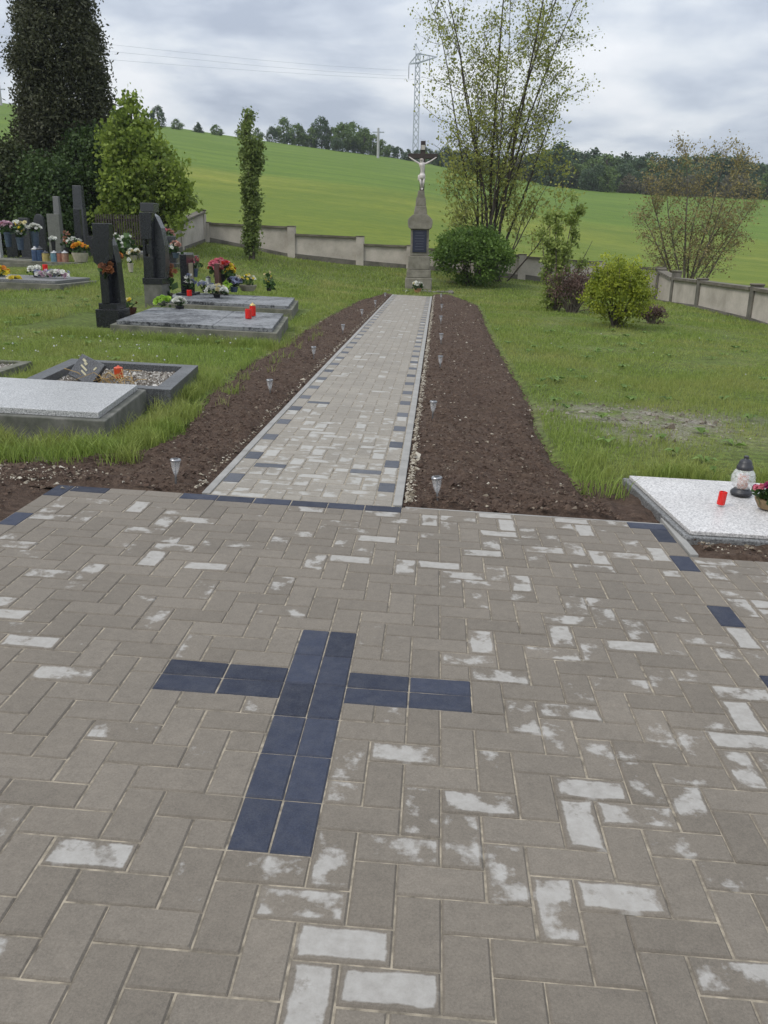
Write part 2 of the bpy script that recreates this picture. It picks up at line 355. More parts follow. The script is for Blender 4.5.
# sunk under paving and beds
Xp = gx
def inpaved(X, Y): return ((Y < 3.1) & (X > -2.0) & (X < 1.9)) | ((Y < 3.75) & (X > 1.2) & (X < 1.8)) | ((Y < 2.4) & (np.abs(X) < 4.2)) | ((X > -1.45) & (X < 1.15) & (Y < 23.2))
gz = np.where(inpaved(gx, gy), -PHI*gx - .12, gz)
bad = (gx > -2.3) & (gx < 2.2) & (gy < 24) & ~inpaved(gx, gy); gz = np.where(bad, np.minimum(gz, -PHI*gx - .01), gz)
gz = np.where(gy > 300, np.minimum(gz, H(gx, np.full_like(gx, 280.))-(gy-280)*.06), gz)
az = (gx-CAM[0])/(np.maximum(gy, 15)-CAM[1])
mead = np.maximum(sm(gy, 31.0, 31.6), sm(gx, 8.8, 9.4)*sm(gy, 8, 12))
bnd = 98 + 9*np.sin(az*4) 
crop = sm(gy, 97, 100)
pp = lambda cx, cy, r: np.exp(-(((gx-cx)/(r*1.7))**2+((gy-cy)/r)**2))
cvals = np.stack([mead, crop, np.clip(pp(2.3, 6.0, .55)*1.3+pp(2.2, 5.1, .4)*.6+pp(-2.6, 3.3, .35), 0, 1), np.ones_like(gx)], -1)
nx, ny = len(xs), len(ys)
ii, jj = np.meshgrid(np.arange(nx-1), np.arange(ny-1)); k0 = (jj*nx+ii).ravel()
ground = fast('ground', np.c_[gx, gy, gz], np.c_[k0, k0+1, k0+nx+1, k0+nx], ground_mat(), cattr={'zone': cvals}, smooth=True)
tag(ground, kind='structure')

# ---- pavers
SY = 0.99
M_PAV = paver_mat('grey_brown_paver', (.141, .121, .097), (.170, .147, .119), (.37, .355, .33))
M_BLU = paver_mat('dark_blue_paver', (.011, .015, .030), (.030, .037, .062), (.2, .2, .2), (.12, .12, .13))
M_BED = mat('jointing_sand', (.36, .31, .235), .95, .55, 26., .5, .003, col2=(.10, .085, .065))
def paver_mesh(name, bricks, m, parent=None, frame=lambda X, Y: (X, Y)):
    """bricks: (x0,x1,y0,y1,patch,tone)"""
    B = np.array(bricks, float); n = len(B); gap = .0016; ch = .0046
    V = []; UV = []; A = []
    x0, x1, y0, y1 = B[:, 0]+gap, B[:, 1]-gap, B[:, 2]+gap, B[:, 3]-gap
    cx, cy = (x0+x1)/2, (y0+y1)/2; hx, hy = (x1-x0)/2, (y1-y0)/2
    dz = rng.normal(0, .0006, n); tx = rng.normal(0, .004, n); ty = rng.normal(0, .004, n)
    off = rng.normal(0, .0006, (n, 2))
    for inset, z in ((ch, 0.), (0., -.0046), (0., -.03)):
        for sx, sy in ((-1, -1), (1, -1), (1, 1), (-1, 1)):
            lx, ly = sx*(hx-inset), sy*(hy-inset)
            X, Y = frame(cx+lx+off[:, 0], cy+ly+off[:, 1]); h = z+dz+tx*lx+ty*ly+.004
            V.append(np.stack([X*CPH+h*SPH, Y, -X*SPH+h*CPH], -1)); UV.append(np.stack([lx, ly], -1)); A.append(np.stack([B[:, 4], B[:, 5], hx, hy], -1))
    V = np.stack(V, 1).reshape(-1, 3); UV = np.stack(UV, 1).reshape(-1, 2); A = np.stack(A, 1).reshape(-1, 4)
    f = [(0, 1, 2, 3)]+[(4+k, 4+(k+1) % 4, (k+1) % 4, k) for k in range(4)]+[(8+k, 8+(k+1) % 4, 4+(k+1) % 4, 4+k) for k in range(4)]
    F = (np.arange(n)[:, None, None]*12+np.array(f)[None]).reshape(-1, 4)
    return fast(name, V, F, m, parent, cattr={'pav': A}, uv=UV)
def lay(allowed, custom, phase):
    """fill a set of 10 cm cells with 90 degree herringbone; custom bricks first"""
    occ = {}; out = []
    for cells, colr in custom:
        for c in cells: occ[c] = 1
        out.append((cells, colr))
    for c in sorted(allowed):
        if c in occ: continue
        i, j = c; k = (i+j+phase) % 4
        mate = {0: (i+1, j), 1: (i-1, j), 2: (i, j+1), 3: (i, j-1)}[k]
        if mate in allowed and mate not in occ: cells = [c, mate]
        else: cells = [c]
        for q in cells: occ[q] = 1
        out.append((cells, 'g'))
    return out
def patchval(x, y, p):
    v = random.random()
    if v < p*.78: return random.uniform(.54, .80)
    if v < p*2.3: return random.uniform(.36, .55)
    return random.uniform(0, .18)
# yard
al = set()
for j in range(-32, 28):
    for i in range(-40, 40):
        inn = -17 <= i <= 15
        if inn or j <= 20 or (j <= 22 and i > 15): al.add((i, j))
cust = []; crossb = []
for r in range(6):
    crossb += [[(-1, 2*r), (-1, 2*r+1)], [(0, 2*r), (0, 2*r+1)]]
for j in (7, 8):
    for i in (-5, -3, 1, 3): crossb.append([(i, j), (i+1, j)])
cust += [(c, 'x') for c in crossb]
for i in range(-10, 2, 2): cust.append(([(i, 27), (i+1, 27)], 'b'))
for i in (-16, 14): cust.append(([(i, 27), (i+1, 27)], 'b'))
cust.append(([(-17, 26), (-17, 27)], 'b'))
for i in (-14, -12, 2, 4, 6, 8, 10, 12): cust.append(([(i, 27), (i+1, 27)], 'l'))
for j in range(25, -32, -2):
    for i in (-17, 15):
        blue = (j in (25, 21, 15, 9, 3)) if i == 15 else (j in (21, 15, 9, 3))
        cc = [(i, j), (i, j+1)]
        if i == -17 and j == 25: cc = [(i, 24), (i, 25)]
        elif i == -17: cc = [(i, j), (i, j+1)]
        if i == -17 and j == 23: cc = [(i, 23)]
        cust.append((cc, 'b' if blue else ('l' if j in (19, 17) and i == 15 else 'g')))
yard = lay(al, cust, 2)
def rect(cells, ox=0, oy=0, sy=SY):
    i = [c[0] for c in cells]; j = [c[1] for c in cells]
    return ox+min(i)*.1, ox+(max(i)+1)*.1, oy+min(j)*.1*sy, oy+(max(j)+1)*.1*sy
G, B_, X_ = [], [], []
for cells, c in yard:
    x0, x1, y0, y1 = rect(cells); cx, cy = (x0+x1)/2, (y0+y1)/2
    p = .085 + .12*sm(cx, -.2, .7) + .05*sm(cy, .6, 1.6)*(1-sm(cy, 2.2, 2.7))
    if cx < -.2 and cy < .6: p *= .75
    if c == 'g': G.append((x0, x1, y0, y1, patchval(cx, cy, p), random.random()))
    elif c == 'l': G.append((x0, x1, y0, y1, random.choice((.2, .45, .8)), random.uniform(.7, 1)))
    elif c == 'b': B_.append((x0, x1, y0, y1, 0., random.random()))
    else: X_.append((x0, x1, y0, y1, 0., random.random()))
pave = paver_mesh('pavement', G, M_PAV); tag(pave, kind='structure')
paver_mesh('edge_stone', B_, M_BLU, pave)
xc = paver_mesh('cross_inlay', X_, M_BLU, pave); xc['label'] = 'dark blue cross laid flat in the grey herringbone paving'
def sheet(name, polys, h, m, parent=None):
    V = []; F = []
    for (x0, x1, y0, y1) in polys:
        k = len(V); V += [PL(x0, y0, h), PL(x1, y0, h), PL(x1, y1, h), PL(x0, y1, h)]; F.append((k, k+1, k+2, k+3))
    return fast(name, V, F, m, parent)
sheet('joint_sand', [(-4.0, 4.0, -3.2*SY, 2.08), (1.6, 4.0, 2.081, 2.275), (-1.7, 1.599, 2.081, 2.772)], -.0001, M_BED, pave)
# path
PY0 = 2.8*SY; PSY = .93
pal = {(i, j) for i in range(10) for j in range(0, 213)}
pc = []
j = 0; pc += [([(0, 0)], 'l'), ([(9, 0)], 'l'), ([(0, 1), (0, 2)], 'l'), ([(9, 1), (9, 2)], 'l')]; j = 3
while j < 211:
    for i in (0, 9):
        pc.append(([(i, j), (i, j+1)], 'b'))
        if j+5 < 213: pc.append(([(i, j+2), (i, j+3)], 'l')); pc.append(([(i, j+4), (i, j+5)], 'g2'))
    j += 6
for c in ([(1, 7), (2, 7)], [(1, 31), (2, 31)], [(8, 7), (7, 7)]): pc.append((c, 'b'))
pathb = lay(pal, pc, 3)
PG, PB = [], []
for cells, c in pathb:
    x0, x1, y0, y1 = rect(cells, -.855, PY0, PSY); cy = (y0+y1)/2
    if c == 'b': PB.append((x0, x1, y0, y1, 0., random.random())); continue
    p = .30*(1-sm(cy, 3.8, 6.5)) + .08
    pv = patchval(0, cy, p*(1.4 if c != 'g' else 1.)); PG.append((x0, x1, y0, y1, pv, random.uniform(.45, 1)))
drift = lambda X, Y: (X+(Y-3)*.0022, Y)
M_PATH = paver_mat('pale_path_paver', (.20, .178, .148), (.25, .226, .19), (.38, .37, .345))
path = paver_mesh('path', PG, M_PATH, None, drift); tag(path, kind='structure')
paver_mesh('edge_stone', PB, paver_mat('worn_blue_paver', (.05, .056, .072), (.095, .10, .115), (.2, .2, .2), (.20, .195, .185)), path, drift)
fast('joint_sand', [PL(-.87, PY0+.001, .0005), PL(.16, PY0+.001, .0005), PL(.20, PY0+213*.093, .0005), PL(-.83, PY0+213*.093, .0005)], [(0, 1, 2, 3)], M_BED, path)
# kerbs
M_KERB = mat('concrete_kerb', (.30, .29, .27), .85, .3, 5., .4, .002, fine=(220., .5))
def kerb(name, x0, x1, ya, yb, seg, h0=.006, dr=True):
    mb = MB(); y = ya
    while y < yb-.01:
        y2 = min(y+seg, yb); P = []
        for X, Y in ((x0, y+.002), (x1, y+.002), (x1, y2-.002), (x0, y2-.002)):
            if dr: X += (Y-3)*.0022
            P.append((X, Y))
        b = [mb.bm.verts.new(PL(X, Y, h0-.16)) for X, Y in P]; t = [mb.bm.verts.new(PL(X, Y, h0+random.uniform(0, .003))) for X, Y in P]
        mb.bm.faces.new(t)
        for k in range(4): mb.bm.faces.new((b[k], b[(k+1) % 4], t[(k+1) % 4], t[k]))
        y = y2
    o = mb.build(name, M_KERB, None, bevel=.004); return tag(o, kind='structure')
kerb('kerb', -.902, -.857, 2.785, 22.6, 1.0); kerb('kerb', .149, .199, 2.785, 22.6, 1.0, .008)
kerb('kerb', 1.603, 1.643, 2.28, 2.86, .58, .012, False)
kerb('kerb', .215, 1.643, 2.778, 2.806, 1.0, -.004, False)

# ---- soil beds
M_SOIL = soil_mat()
def curve(tab):
    t = np.array(tab); return lambda y: np.interp(y, t[:, 0], t[:, 1])
bedR = curve([(2.2, 1.58), (2.8, 1.40), (3.2, 1.33), (3.6, 1.24), (4.3, 1.20), (5.1, 1.19), (6.4, 1.27), (7.8, 1.28), (10, 1.27), (13.5, 1.29), (17, 1.37), (20, 1.40), (22, 1.1), (23.5, .8)])
bedL = curve([(2.7, -2.6), (3.0, -2.25), (3.25, -2.0), (3.6, -1.5), (4.3, -1.42), (5.0, -1.55), (6.0, -1.66), (7.7, -1.72), (9.5, -1.66), (11.7, -1.7), (15, -1.62), (19, -1.5), (22.6, -1.1)])
def fbm(x, y, s, o=4):
    return mnoise.fractal(Vector((x*s, y*s, 1.7)), .6, 2.1, o)
def bed(name, inner, outer, y0, y1, hin, side):
    yv = [y0]; 
    while yv[-1] < y1: yv.append(yv[-1]+.022+max(0, yv[-1]-4)*.006)
    V = []; nu = 56
    for y in yv:
        a = inner(y); b = outer(y)+side*.05*mnoise.noise(Vector((y*2.3, 7, 0)))
        for u in range(nu):
            t = u/(nu-1); X = a+(b-a)*t
            e = min(t, 1-t)*2; k = min(1, e*3.5, (y-y0)*9)
            h = hin + (-.012 - hin)*(0 if t < .5 else 0) + k*(.022+.030*fbm(X, y, 2.2)+.020*fbm(X, y, 9)) - .012*(1-k)
            if t > .97: h -= .05
            V.append(PL(X, y, h))
    n = len(yv); ii, jj = np.meshgrid(np.arange(nu-1), np.arange(n-1)); k0 = (jj*nu+ii).ravel()
    o = fast(name, V, np.c_[k0, k0+1, k0+nu+1, k0+nu], M_SOIL, smooth=True); tag(o, kind='structure'); return o
bed('soil_bed', lambda y: .2+(y-3)*.0022, bedR, 2.805, 23.5, -.004, 1)
bed('soil_bed', lambda y: -.9+(y-3)*.0022, bedL, 2.775, 22.6, -.004, -1)
# bare soil at the two corners of the yard
def soil_strip(x0, x1, y0, y1, h=0.):
    V = []; nu, nv = 46, 30
    for j in range(nv):
        for i in range(nu):
            X = x0+(x1-x0)*i/(nu-1); Y = y0+(y1-y0)*j/(nv-1); e = min(i/(nu-1), 1-i/(nu-1), j/(nv-1), 1-j/(nv-1))*2; k = min(1, e*4)
            V.append(PL(X, Y, h-.03*(1-k)+k*(.022*fbm(X, Y, 5)+.012*fbm(X, Y, 14))))
    ii, jj = np.meshgrid(np.arange(nu-1), np.arange(nv-1)); k0 = (jj*nu+ii).ravel()
    tag(fast('soil_bed', V, np.c_[k0, k0+1, k0+nu+1, k0+nu], M_SOIL, smooth=True), kind='structure')
soil_strip(1.645, 3.6, 2.28, 2.62, .014); soil_strip(-3.9, -1.705, 2.082, 3.35, -.004); soil_strip(1.3, 1.72, 2.81, 3.75, -.012)

# ---- scattered small stuff: clods and pebbles
def chips(name, pts, size, m, label, flat=.6):
    n = len(pts); base = np.array([(1, 0, -.5), (-.5, .87, -.5), (-.5, -.87, -.5), (0, 0, .8), (.6, .5, .3)]); F0 = np.array([(0, 1, 3), (1, 2, 3), (2, 0, 3), (0, 4, 1), (4, 3, 1), (0, 3, 4)])
    th = rng.uniform(0, 6.28, n); s = size*rng.lognormal(0, .45, n); P = np.repeat(base[None], n, 0)+rng.normal(0, .25, (n, 5, 3))
    c, q = np.cos(th)[:, None], np.sin(th)[:, None]; x = P[..., 0]*c-P[..., 1]*q; y = (P[..., 0]*q+P[..., 1]*c)*rng.uniform(.5, 1, (n, 1)); z = P[..., 2]*flat
    V = np.stack([x, y, z], -1)*s[:, None, None]+np.array(pts)[:, None]
    F = (np.arange(n)[:, None, None]*5+F0[None]).reshape(-1, 3)
    o = fast(name, V.reshape(-1, 3), F, m, attr={'rnd': np.repeat(rng.random(n), 5)}); tag(o, label=label, cat=name.replace('_', ' '), kind='stuff'); return o
def varmat(name, stops, rough=.9):
    m, nt, b, out = nodes(name); n = NB(nt); a = n.n('ShaderNodeAttribute', attribute_name='rnd'); n.l(n.ramp(a.outputs['Fac'], stops), b.inputs['Base Color']); b.inputs['Roughness'].default_value = rough; b.inputs['Specular IOR Level'].default_value = .25; return m
def inb(y0, y1, inner, outer, n, pw=1.6):
    y = y0+(y1-y0)*rng.random(n)**pw; t = rng.random(n); a = inner(y); b = outer(y); return a+(b-a)*t, y
P = []
for inner, outer, n in ((lambda y: .2+(y-3)*.0022, bedR, 15000), (lambda y: -.9+(y-3)*.0022, bedL, 12000)):
    X, Y = inb(2.82, 22, inner, outer, n)
    for x, y in zip(X, Y):
        a, b = float(inner(y)), float(outer(y)); t = (x-a)/(b-a); k = min(1, min(t, 1-t)*7)
        P.append(PL(x, y, .0+k*(.022+.030*fbm(x, y, 2.2)+.020*fbm(x, y, 9))))
for _ in range(2600):
    x, y = rng.uniform(-3.8, -1.75), rng.uniform(2.15, 3.3); P.append(PL(x, y, .004+.02*fbm(x, y, 5)))
for _ in range(900):
    x, y = rng.uniform(1.68, 3.5), rng.uniform(2.3, 2.64); P.append(PL(x, y, .014+.02*fbm(x, y, 5)))
chips('soil_clods', P, .007, varmat('soil_clods', [(0., (.04, .025, .018)), (.6, (.092, .060, .044)), (.96, (.13, .095, .07)), (1., (.30, .26, .20))]), 'crumbly dark brown soil clods and bark bits over the beds')
P = []
for _ in range(1900):
    y = 2.85+20*rng.random()**1.5; P.append(PL(.213+(y-3)*.003+abs(rng.normal(0, .022)), y, .012+rng.uniform(0, .008)))
for _ in range(700):
    y = 2.85+20*rng.random()**1.3; P.append(PL(-.93+(y-3)*.002-abs(rng.normal(0, .03)), y, .012))
for _ in range(330):
    P.append(PL(rng.normal(-1.95, .22), rng.normal(2.92, .09), .01+rng.uniform(0, .01)))
for _ in range(150): P.append(PL(rng.uniform(1.7, 3.3), rng.uniform(2.31, 2.46), .02))
for _ in range(260):
    y = rng.uniform(2.9, 20); P.append(PL(rng.uniform(.3, 1.2), y, .03))
chips('pebbles', P, .0068, varmat('pale_pebbles', [(0., (.17, .14, .10)), (.5, (.31, .27, .21)), (1., (.52, .48, .40))]), 'pale beige pebbles spilled along the path kerbs')

# ---- grass blades
GRAVES = [(-3.9, -1.8, 3.72, 5.02), (-3.02, -1.76, 5.05, 6.47), (-5.2, -3.5, 5.3, 6.5), (-5.4, -1.72, 9.5, 12.3), (-5.4, -2.1, 12.9, 16.0), (1.52, 3.6, 2.3, 3.75)]
def blades(name, N, yr, hgt, wid, m, label, pw=1.0, extra=None):
    lo, hi = yr; y = lo+(hi-lo)*rng.random(N)**pw
    a = rng.uniform(-.60, .54, N) + 0*y; x = CAM[0]+a*(y-CAM[1])*1.0
    x = np.where(rng.random(N) < .0, x, x)
    ok = np.ones(N, bool)
    ok &= ~((x > bedL(y)-.02-.05*rng.random(N)) & (x < bedR(y)+.03+.05*rng.random(N)) & (y < 23.3))
    ok &= ~((y < 2.72) | ((x < 0) & (y < 3.35-.25*sm(-x, 1.9, 2.4)-.18*rng.random(N)) & (x > -4)))
    ok &= ~((x > 0) & (x < 1.7) & (y < 3.55)) & ~((x > 0) & (y < 3.4)) & ~(y < 3.1)
    for (a0, a1, b0, b1) in GRAVES: ok &= ~((x > a0) & (x < a1) & (y > b0) & (y < b1))
    den = np.array([.62+.75*mnoise.noise(Vector((p*1.3, q*1.3, 3))) for p, q in zip(x, y)])
    den -= 1.4*np.exp(-(((x-2.3)/.95)**2+((y-6.0)/.5)**2)) + .9*np.exp(-(((x-2.2)/.7)**2+((y-5.1)/.3)**2))
    ok &= rng.random(N) < den+.25
    ok &= ~((y > 30.6) | ((x > 8.6)))
    x, y = x[ok], y[ok]; n = len(x); z = H(x, y)-.01
    lump = np.array([mnoise.noise(Vector((p*.9, q*.9, 9))) for p, q in zip(x, y)])
    L = hgt*np.where(x > 0, .72, 1.)*(.55+.9*rng.random(n))*(1+.9*lump); L = np.maximum(L, hgt*.3); sc = 1+np.maximum(0, y-6)*.05; w = wid*(.6+.8*rng.random(n))*sc
    th = rng.uniform(0, 6.28, n); bend = rng.uniform(.15, .9, n)*L; ph = rng.uniform(0, 6.28, n)
    wx, wy = np.cos(th)*w/2, np.sin(th)*w/2; bx, by = np.cos(ph)*bend, np.sin(ph)*bend
    V = np.stack([np.stack([x-wx, y-wy, z], -1), np.stack([x+wx, y+wy, z], -1), np.stack([x+bx*.35+wx*.8, y+by*.35+wy*.8, z+L*.6], -1), np.stack([x+bx*.35-wx*.8, y+by*.35-wy*.8, z+L*.6], -1), np.stack([x+bx, y+by, z+L*.95], -1)], 1)
    b = np.arange(n)[:, None]*5; F3 = np.concatenate([b+np.array([[0, 1, 2]]), b+np.array([[0, 2, 3]]), b+np.array([[3, 2, 4]])])
    r = rng.random(n)
    o = fast(name, V.reshape(-1, 3), F3, m, attr={'rnd': np.repeat(r, 5)}); tag(o, label=label, cat='grass', kind='stuff'); return o
M_GRASS = leafmat('grass_blades', (.12, .185, .032), (.30, .385, .085), .35, sp=(.36, .34, .12))
blades('grass', 170000, (3.1, 9.0), .055, .0042, M_GRASS, 'short rough lawn grass beside the near beds and graves', 1.0)
blades('grass', 170000, (9.0, 19.0), .06, .006, M_GRASS, 'lawn grass around the middle graves and beyond the beds', 1.0)
blades('grass', 120000, (19.0, 31.0), .08, .009, M_GRASS, 'lawn grass running up to the boundary wall', 1.0)
def tufts(spots, n, hgt, wid, name, label, m):
    V = []; rr = []
    for (X, Y, r, k) in spots:
        for _ in range(int(n*k)):
            a = rng.uniform(0, 6.28); d = r*math.sqrt(rng.random()); x, y = X+d*math.cos(a), Y+d*math.sin(a); z = H1(x, y)-.01; L = hgt*rng.uniform(.5, 1.3); th = rng.uniform(0, 6.28); ph = rng.uniform(0, 6.28); be = L*rng.uniform(.2, .8); w = wid*rng.uniform(.6, 1.3)
            wx, wy = math.cos(th)*w/2, math.sin(th)*w/2; bx, by = math.cos(ph)*be, math.sin(ph)*be
            V += [(x-wx, y-wy, z), (x+wx, y+wy, z), (x+bx*.3+wx*.8, y+by*.3+wy*.8, z+L*.55), (x+bx*.3-wx*.8, y+by*.3-wy*.8, z+L*.55), (x+bx, y+by, z+L*.9)]; rr += [rng.random()]*5
    n_ = len(V)//5; b = np.arange(n_)[:, None]*5; F3 = np.concatenate([b+np.array([[0, 1, 2]]), b+np.array([[0, 2, 3]]), b+np.array([[3, 2, 4]])])
    tag(fast(name, V, F3, m, attr={'rnd': rr}), label=label, cat='grass', kind='stuff')
sp = []
for _ in range(70): sp.append((rng.uniform(-3.6, -1.6), rng.uniform(3.42, 3.7), .09, rng.uniform(.5, 1.2)))
for _ in range(30): sp.append((rng.uniform(-1.78, -1.5), rng.uniform(3.7, 5.0), .1, rng.uniform(.4, 1.)))
for _ in range(120): sp.append((rng.uniform(-4.6, -1.7), rng.uniform(9.25, 9.58), .14, rng.uniform(.5, 1.)))
for _ in range(40): sp.append((rng.uniform(-4.6, -2.0), rng.uniform(12.9, 13.3), .14, rng.uniform(.5, 1.)))
for _ in range(20): sp.append((rng.uniform(1.3, 1.5), rng.uniform(3.3, 4.2), .08, rng.uniform(.2, .6)))
for _ in range(22): sp.append((rng.uniform(1.8, 3.4), rng.uniform(3.75, 3.95), .1, rng.uniform(.5, 1.)))
for _ in range(30): sp.append((rng.uniform(-4.5, -2.9), rng.uniform(6.5, 6.7), .12, rng.uniform(.5, 1.)))
for _ in range(60): sp.append((rng.uniform(-1.85, -1.35), rng.uniform(3.5, 12), .07, rng.uniform(.15, .5)))
for _ in range(50): sp.append((rng.uniform(-3.4, -3.0), rng.uniform(5.1, 6.4), .1, rng.uniform(.3, .8)))
for _ in range(35): sp.append((rng.uniform(-1.9, -1.72), rng.uniform(5.0, 6.6), .08, rng.uniform(.3, .8)))
for _ in range(45): sp.append((rng.uniform(-2.6, -1.5), rng.uniform(3.15, 3.5), .07, rng.uniform(.2, .7)))
tufts(sp, 60, .13, .005, 'tall_grass', 'taller unmown grass against the grave edges', M_GRASS)

# weeds in the lawn: broad leaved rosettes and dandelion clocks; debris in the worn patch
V = []; rr = []
for _ in range(230):
    y = rng.uniform(3.4, 15)**1.0; x = CAM[0]+rng.uniform(-.6, .54)*(y-CAM[1])
    if (bedL(y)-.1 < x < bedR(y)+.1) or y < 3.6 or any(a0 < x < a1 and b0 < y < b1 for a0, a1, b0, b1 in GRAVES): continue
    z = H1(x, y)
    for q in range(int(rng.integers(5, 10))):
        a = rng.uniform(0, 6.28); L = rng.uniform(.05, .12); w = L*.22; d = np.array([math.cos(a), math.sin(a)]); e = np.array([-d[1], d[0]])
        V += [(x, y, z+.01), (*(np.array([x, y])+d*L*.55+e*w), z+.05), (*(np.array([x, y])+d*L), z+.035), (*(np.array([x, y])+d*L*.55-e*w), z+.05)]; rr += [rng.random()]*4
tag(fast('weeds', V, np.arange(len(V)).reshape(-1, 4), leafmat('weed_leaves', (.08, .14, .03), (.18, .27, .06), .3), attr={'rnd': rr}), label='broad leaved weeds dotted through the lawn', cat='weeds', kind='stuff')
P = []
for _ in range(420):
    P.append((rng.normal(2.35, .55), rng.normal(6.0, .33), 0))
for _ in range(160):
    P.append((rng.normal(2.3, .45), rng.normal(5.1, .2), 0))
P = [(x, y, H1(x, y)+.004) for x, y, _ in P]
chips('debris', P, .011, varmat('worn_patch_debris', [(0., (.10, .08, .06)), (.5, (.18, .155, .12)), (1., (.33, .30, .26))]), 'grey crumbs and stones on the worn patch of the right lawn')
V = []; F = []
base_ = np.array([(1, 0, 0), (-1, 0, 0), (0, 1, 0), (0, -1, 0), (0, 0, 1), (0, 0, -1)], float); FF = [(0, 2, 4), (2, 1, 4), (1, 3, 4), (3, 0, 4), (2, 0, 5), (1, 2, 5), (3, 1, 5), (0, 3, 5)]
for _ in range(70):
    y = rng.uniform(5.2, 14); x = CAM[0]+rng.uniform(-.55, .5)*(y-CAM[1])
    if rng.random() < .6: x, y = rng.uniform(-4.6, -2.0), rng.uniform(6.5, 9.3)
    if (bedL(y)-.1 < x < bedR(y)+.1) or any(a0 < x < a1 and b0 < y < b1 for a0, a1, b0, b1 in GRAVES): continue
    z = H1(x, y)+rng.uniform(.07, .17); k = len(V); r = rng.uniform(.007, .013); V += list(base_*r+np.array([x, y, z])); F += [tuple(k+q for q in f) for f in FF]
tag(fast('dandelion_clocks', V, F, mat('dandelion_fluff', (.45, .46, .42), .9, .1, 40., 0)), label='pale dandelion clocks standing in the rough grass', cat='weeds', kind='stuff')

# ================================================================== WALL
M_WALL = mat('rendered_wall', (.50, .45, .395), .9, .28, 1.6, .5, .006, col2=(.33, .295, .25), fine=(30., .35))
M_CAP = mat('mossy_coping', (.17, .15, .12), .95, .5, 3., .6, .01, col2=(.08, .07, .05), fine=(40., .4))
M_PLINTH = mat('dark_plinth', (.17, .155, .13), .95, .5, 3., .6, .01, col2=(.075, .07, .055))
def wall(name, pts, label, pillars, wt=.24):
    """pts: (x, y, ground z, top z) stations; one panel between each pair"""
    x0, y0 = pts[0][:2]; W_ = empty(name, (x0, y0, pts[0][2]), label=label, cat='wall'); off = np.array([x0, y0, pts[0][2]])
    for k, ((xa, ya, za, ta), (xb, yb, zb, tb)) in enumerate(zip(pts, pts[1:])):
        d = Vector((xb-xa, yb-ya, 0)); L = d.length; d.normalize(); n = Vector((-d.y, d.x, 0))
        def quadbox(nm, wid, lo0, lo1, hi0, hi1, m, e=0.):
            mb = MB(); P = []
            for (x, y, lo, hi) in ((xa-d.x*e, ya-d.y*e, lo0, hi0), (xb+d.x*e, yb+d.y*e, lo1, hi1)):
                for s in (-1, 1):
                    for z in (lo, hi): P.append(mb.bm.verts.new((x+n.x*wid/2*s-off[0], y+n.y*wid/2*s-off[1], z-off[2])))
            for f in ((0, 1, 3, 2), (4, 6, 7, 5), (0, 4, 5, 1), (2, 3, 7, 6), (1, 5, 7, 3), (0, 2, 6, 4)): mb.bm.faces.new([P[q] for q in f])
            return mb.build(nm, m, W_)
        e = -.13
        quadbox('panel', wt-.06, za+.14, zb+.14, ta-.05, tb-.05, M_WALL, e); quadbox('plinth', wt+.02, za-.3, zb-.3, za+.141, zb+.141, M_PLINTH, e)
        quadbox('coping', wt+.09, ta-.055, tb-.055, ta+.02, tb+.02, M_CAP, e)
    for k in pillars:
        x, y, z, t = pts[k]; zz = max(t, pts[max(k-1, 0)][3]) + .03
        zz = max(pts[k][3], pts[k][4] if len(pts[k]) > 4 else 0)+.03 if False else zz
        p = MB().box((x-off[0], y-off[1], (z-.3+zz)/2-off[2]), (.25, .27, zz-z+.3)).build('pillar', M_WALL if name == 'boundary_wall' else M_PLINTH, W_)
        MB().box((x-off[0], y-off[1], zz+.03-off[2]), (.29, .31, .05), bev=.015).build('pillar_cap', M_CAP, p)
    return W_
def wp(px, pyb, pyt, Y):
    b = at(px, pyb, Y); t = at(px, pyt, Y); return (b[0], Y, b[2], t[2])
# back wall: stepped panels - each step is its own pair of stations
def stepped(name, segs, label, m_p=M_WALL):
    b0 = at(segs[0][0], segs[0][2], segs[0][6]); off = b0; W_ = empty(name, b0, label=label, cat='wall')
    for (pa, pb, ba, bb, ta, tb, Y) in segs:
        A, Bt = at(pa, ba, Y), at(pa, ta, Y); C_, D = at(pb, bb, Y), at(pb, tb, Y)
        xa, xb = A[0]+.14, C_[0]-.14
        def q(nm, w, l0, l1, h0, h1, m, e=0, yo=0):
            mb = MB(); P = []
            for (x, lo, hi) in ((xa-e, l0, h0), (xb+e, l1, h1)):
                for s in (-1, 1):
                    for z in (lo, hi): P.append(mb.bm.verts.new((x-off[0], Y+s*w/2+yo-off[1], z-off[2])))
            for f in ((0, 1, 3, 2), (4, 6, 7, 5), (0, 4, 5, 1), (2, 3, 7, 6), (1, 5, 7, 3), (0, 2, 6, 4)): mb.bm.faces.new([P[k] for k in f])
            return mb.build(nm, m, W_)
        q('panel', .18, A[2]+.16, C_[2]+.16, Bt[2]-.05, D[2]-.05, M_WALL); q('plinth', .26, A[2]-.35, C_[2]-.35, A[2]+.161, C_[2]+.161, M_PLINTH); q('coping', .32, Bt[2]-.055, D[2]-.055, Bt[2]+.015, D[2]+.015, M_CAP)
    for i, s in enumerate(segs):
        for px, b, t in ([(s[1], s[3], s[5])] + ([(s[0], s[2], s[4])] if i == 0 else [])):
            A, Bt = at(px, b, s[6]), at(px, t, s[6]); z0, z1 = A[2]-.35, Bt[2]+.01
            p = MB().box((A[0]-off[0], s[6]-off[1], (z0+z1)/2-off[2]), (.28, .3, z1-z0)).build('pillar', M_WALL, W_)
            MB().box((A[0]-off[0], s[6]-off[1], z1+.012-off[2]), (.30, .33, .035), bev=.01).build('pillar_cap', M_CAP, p)
    return W_
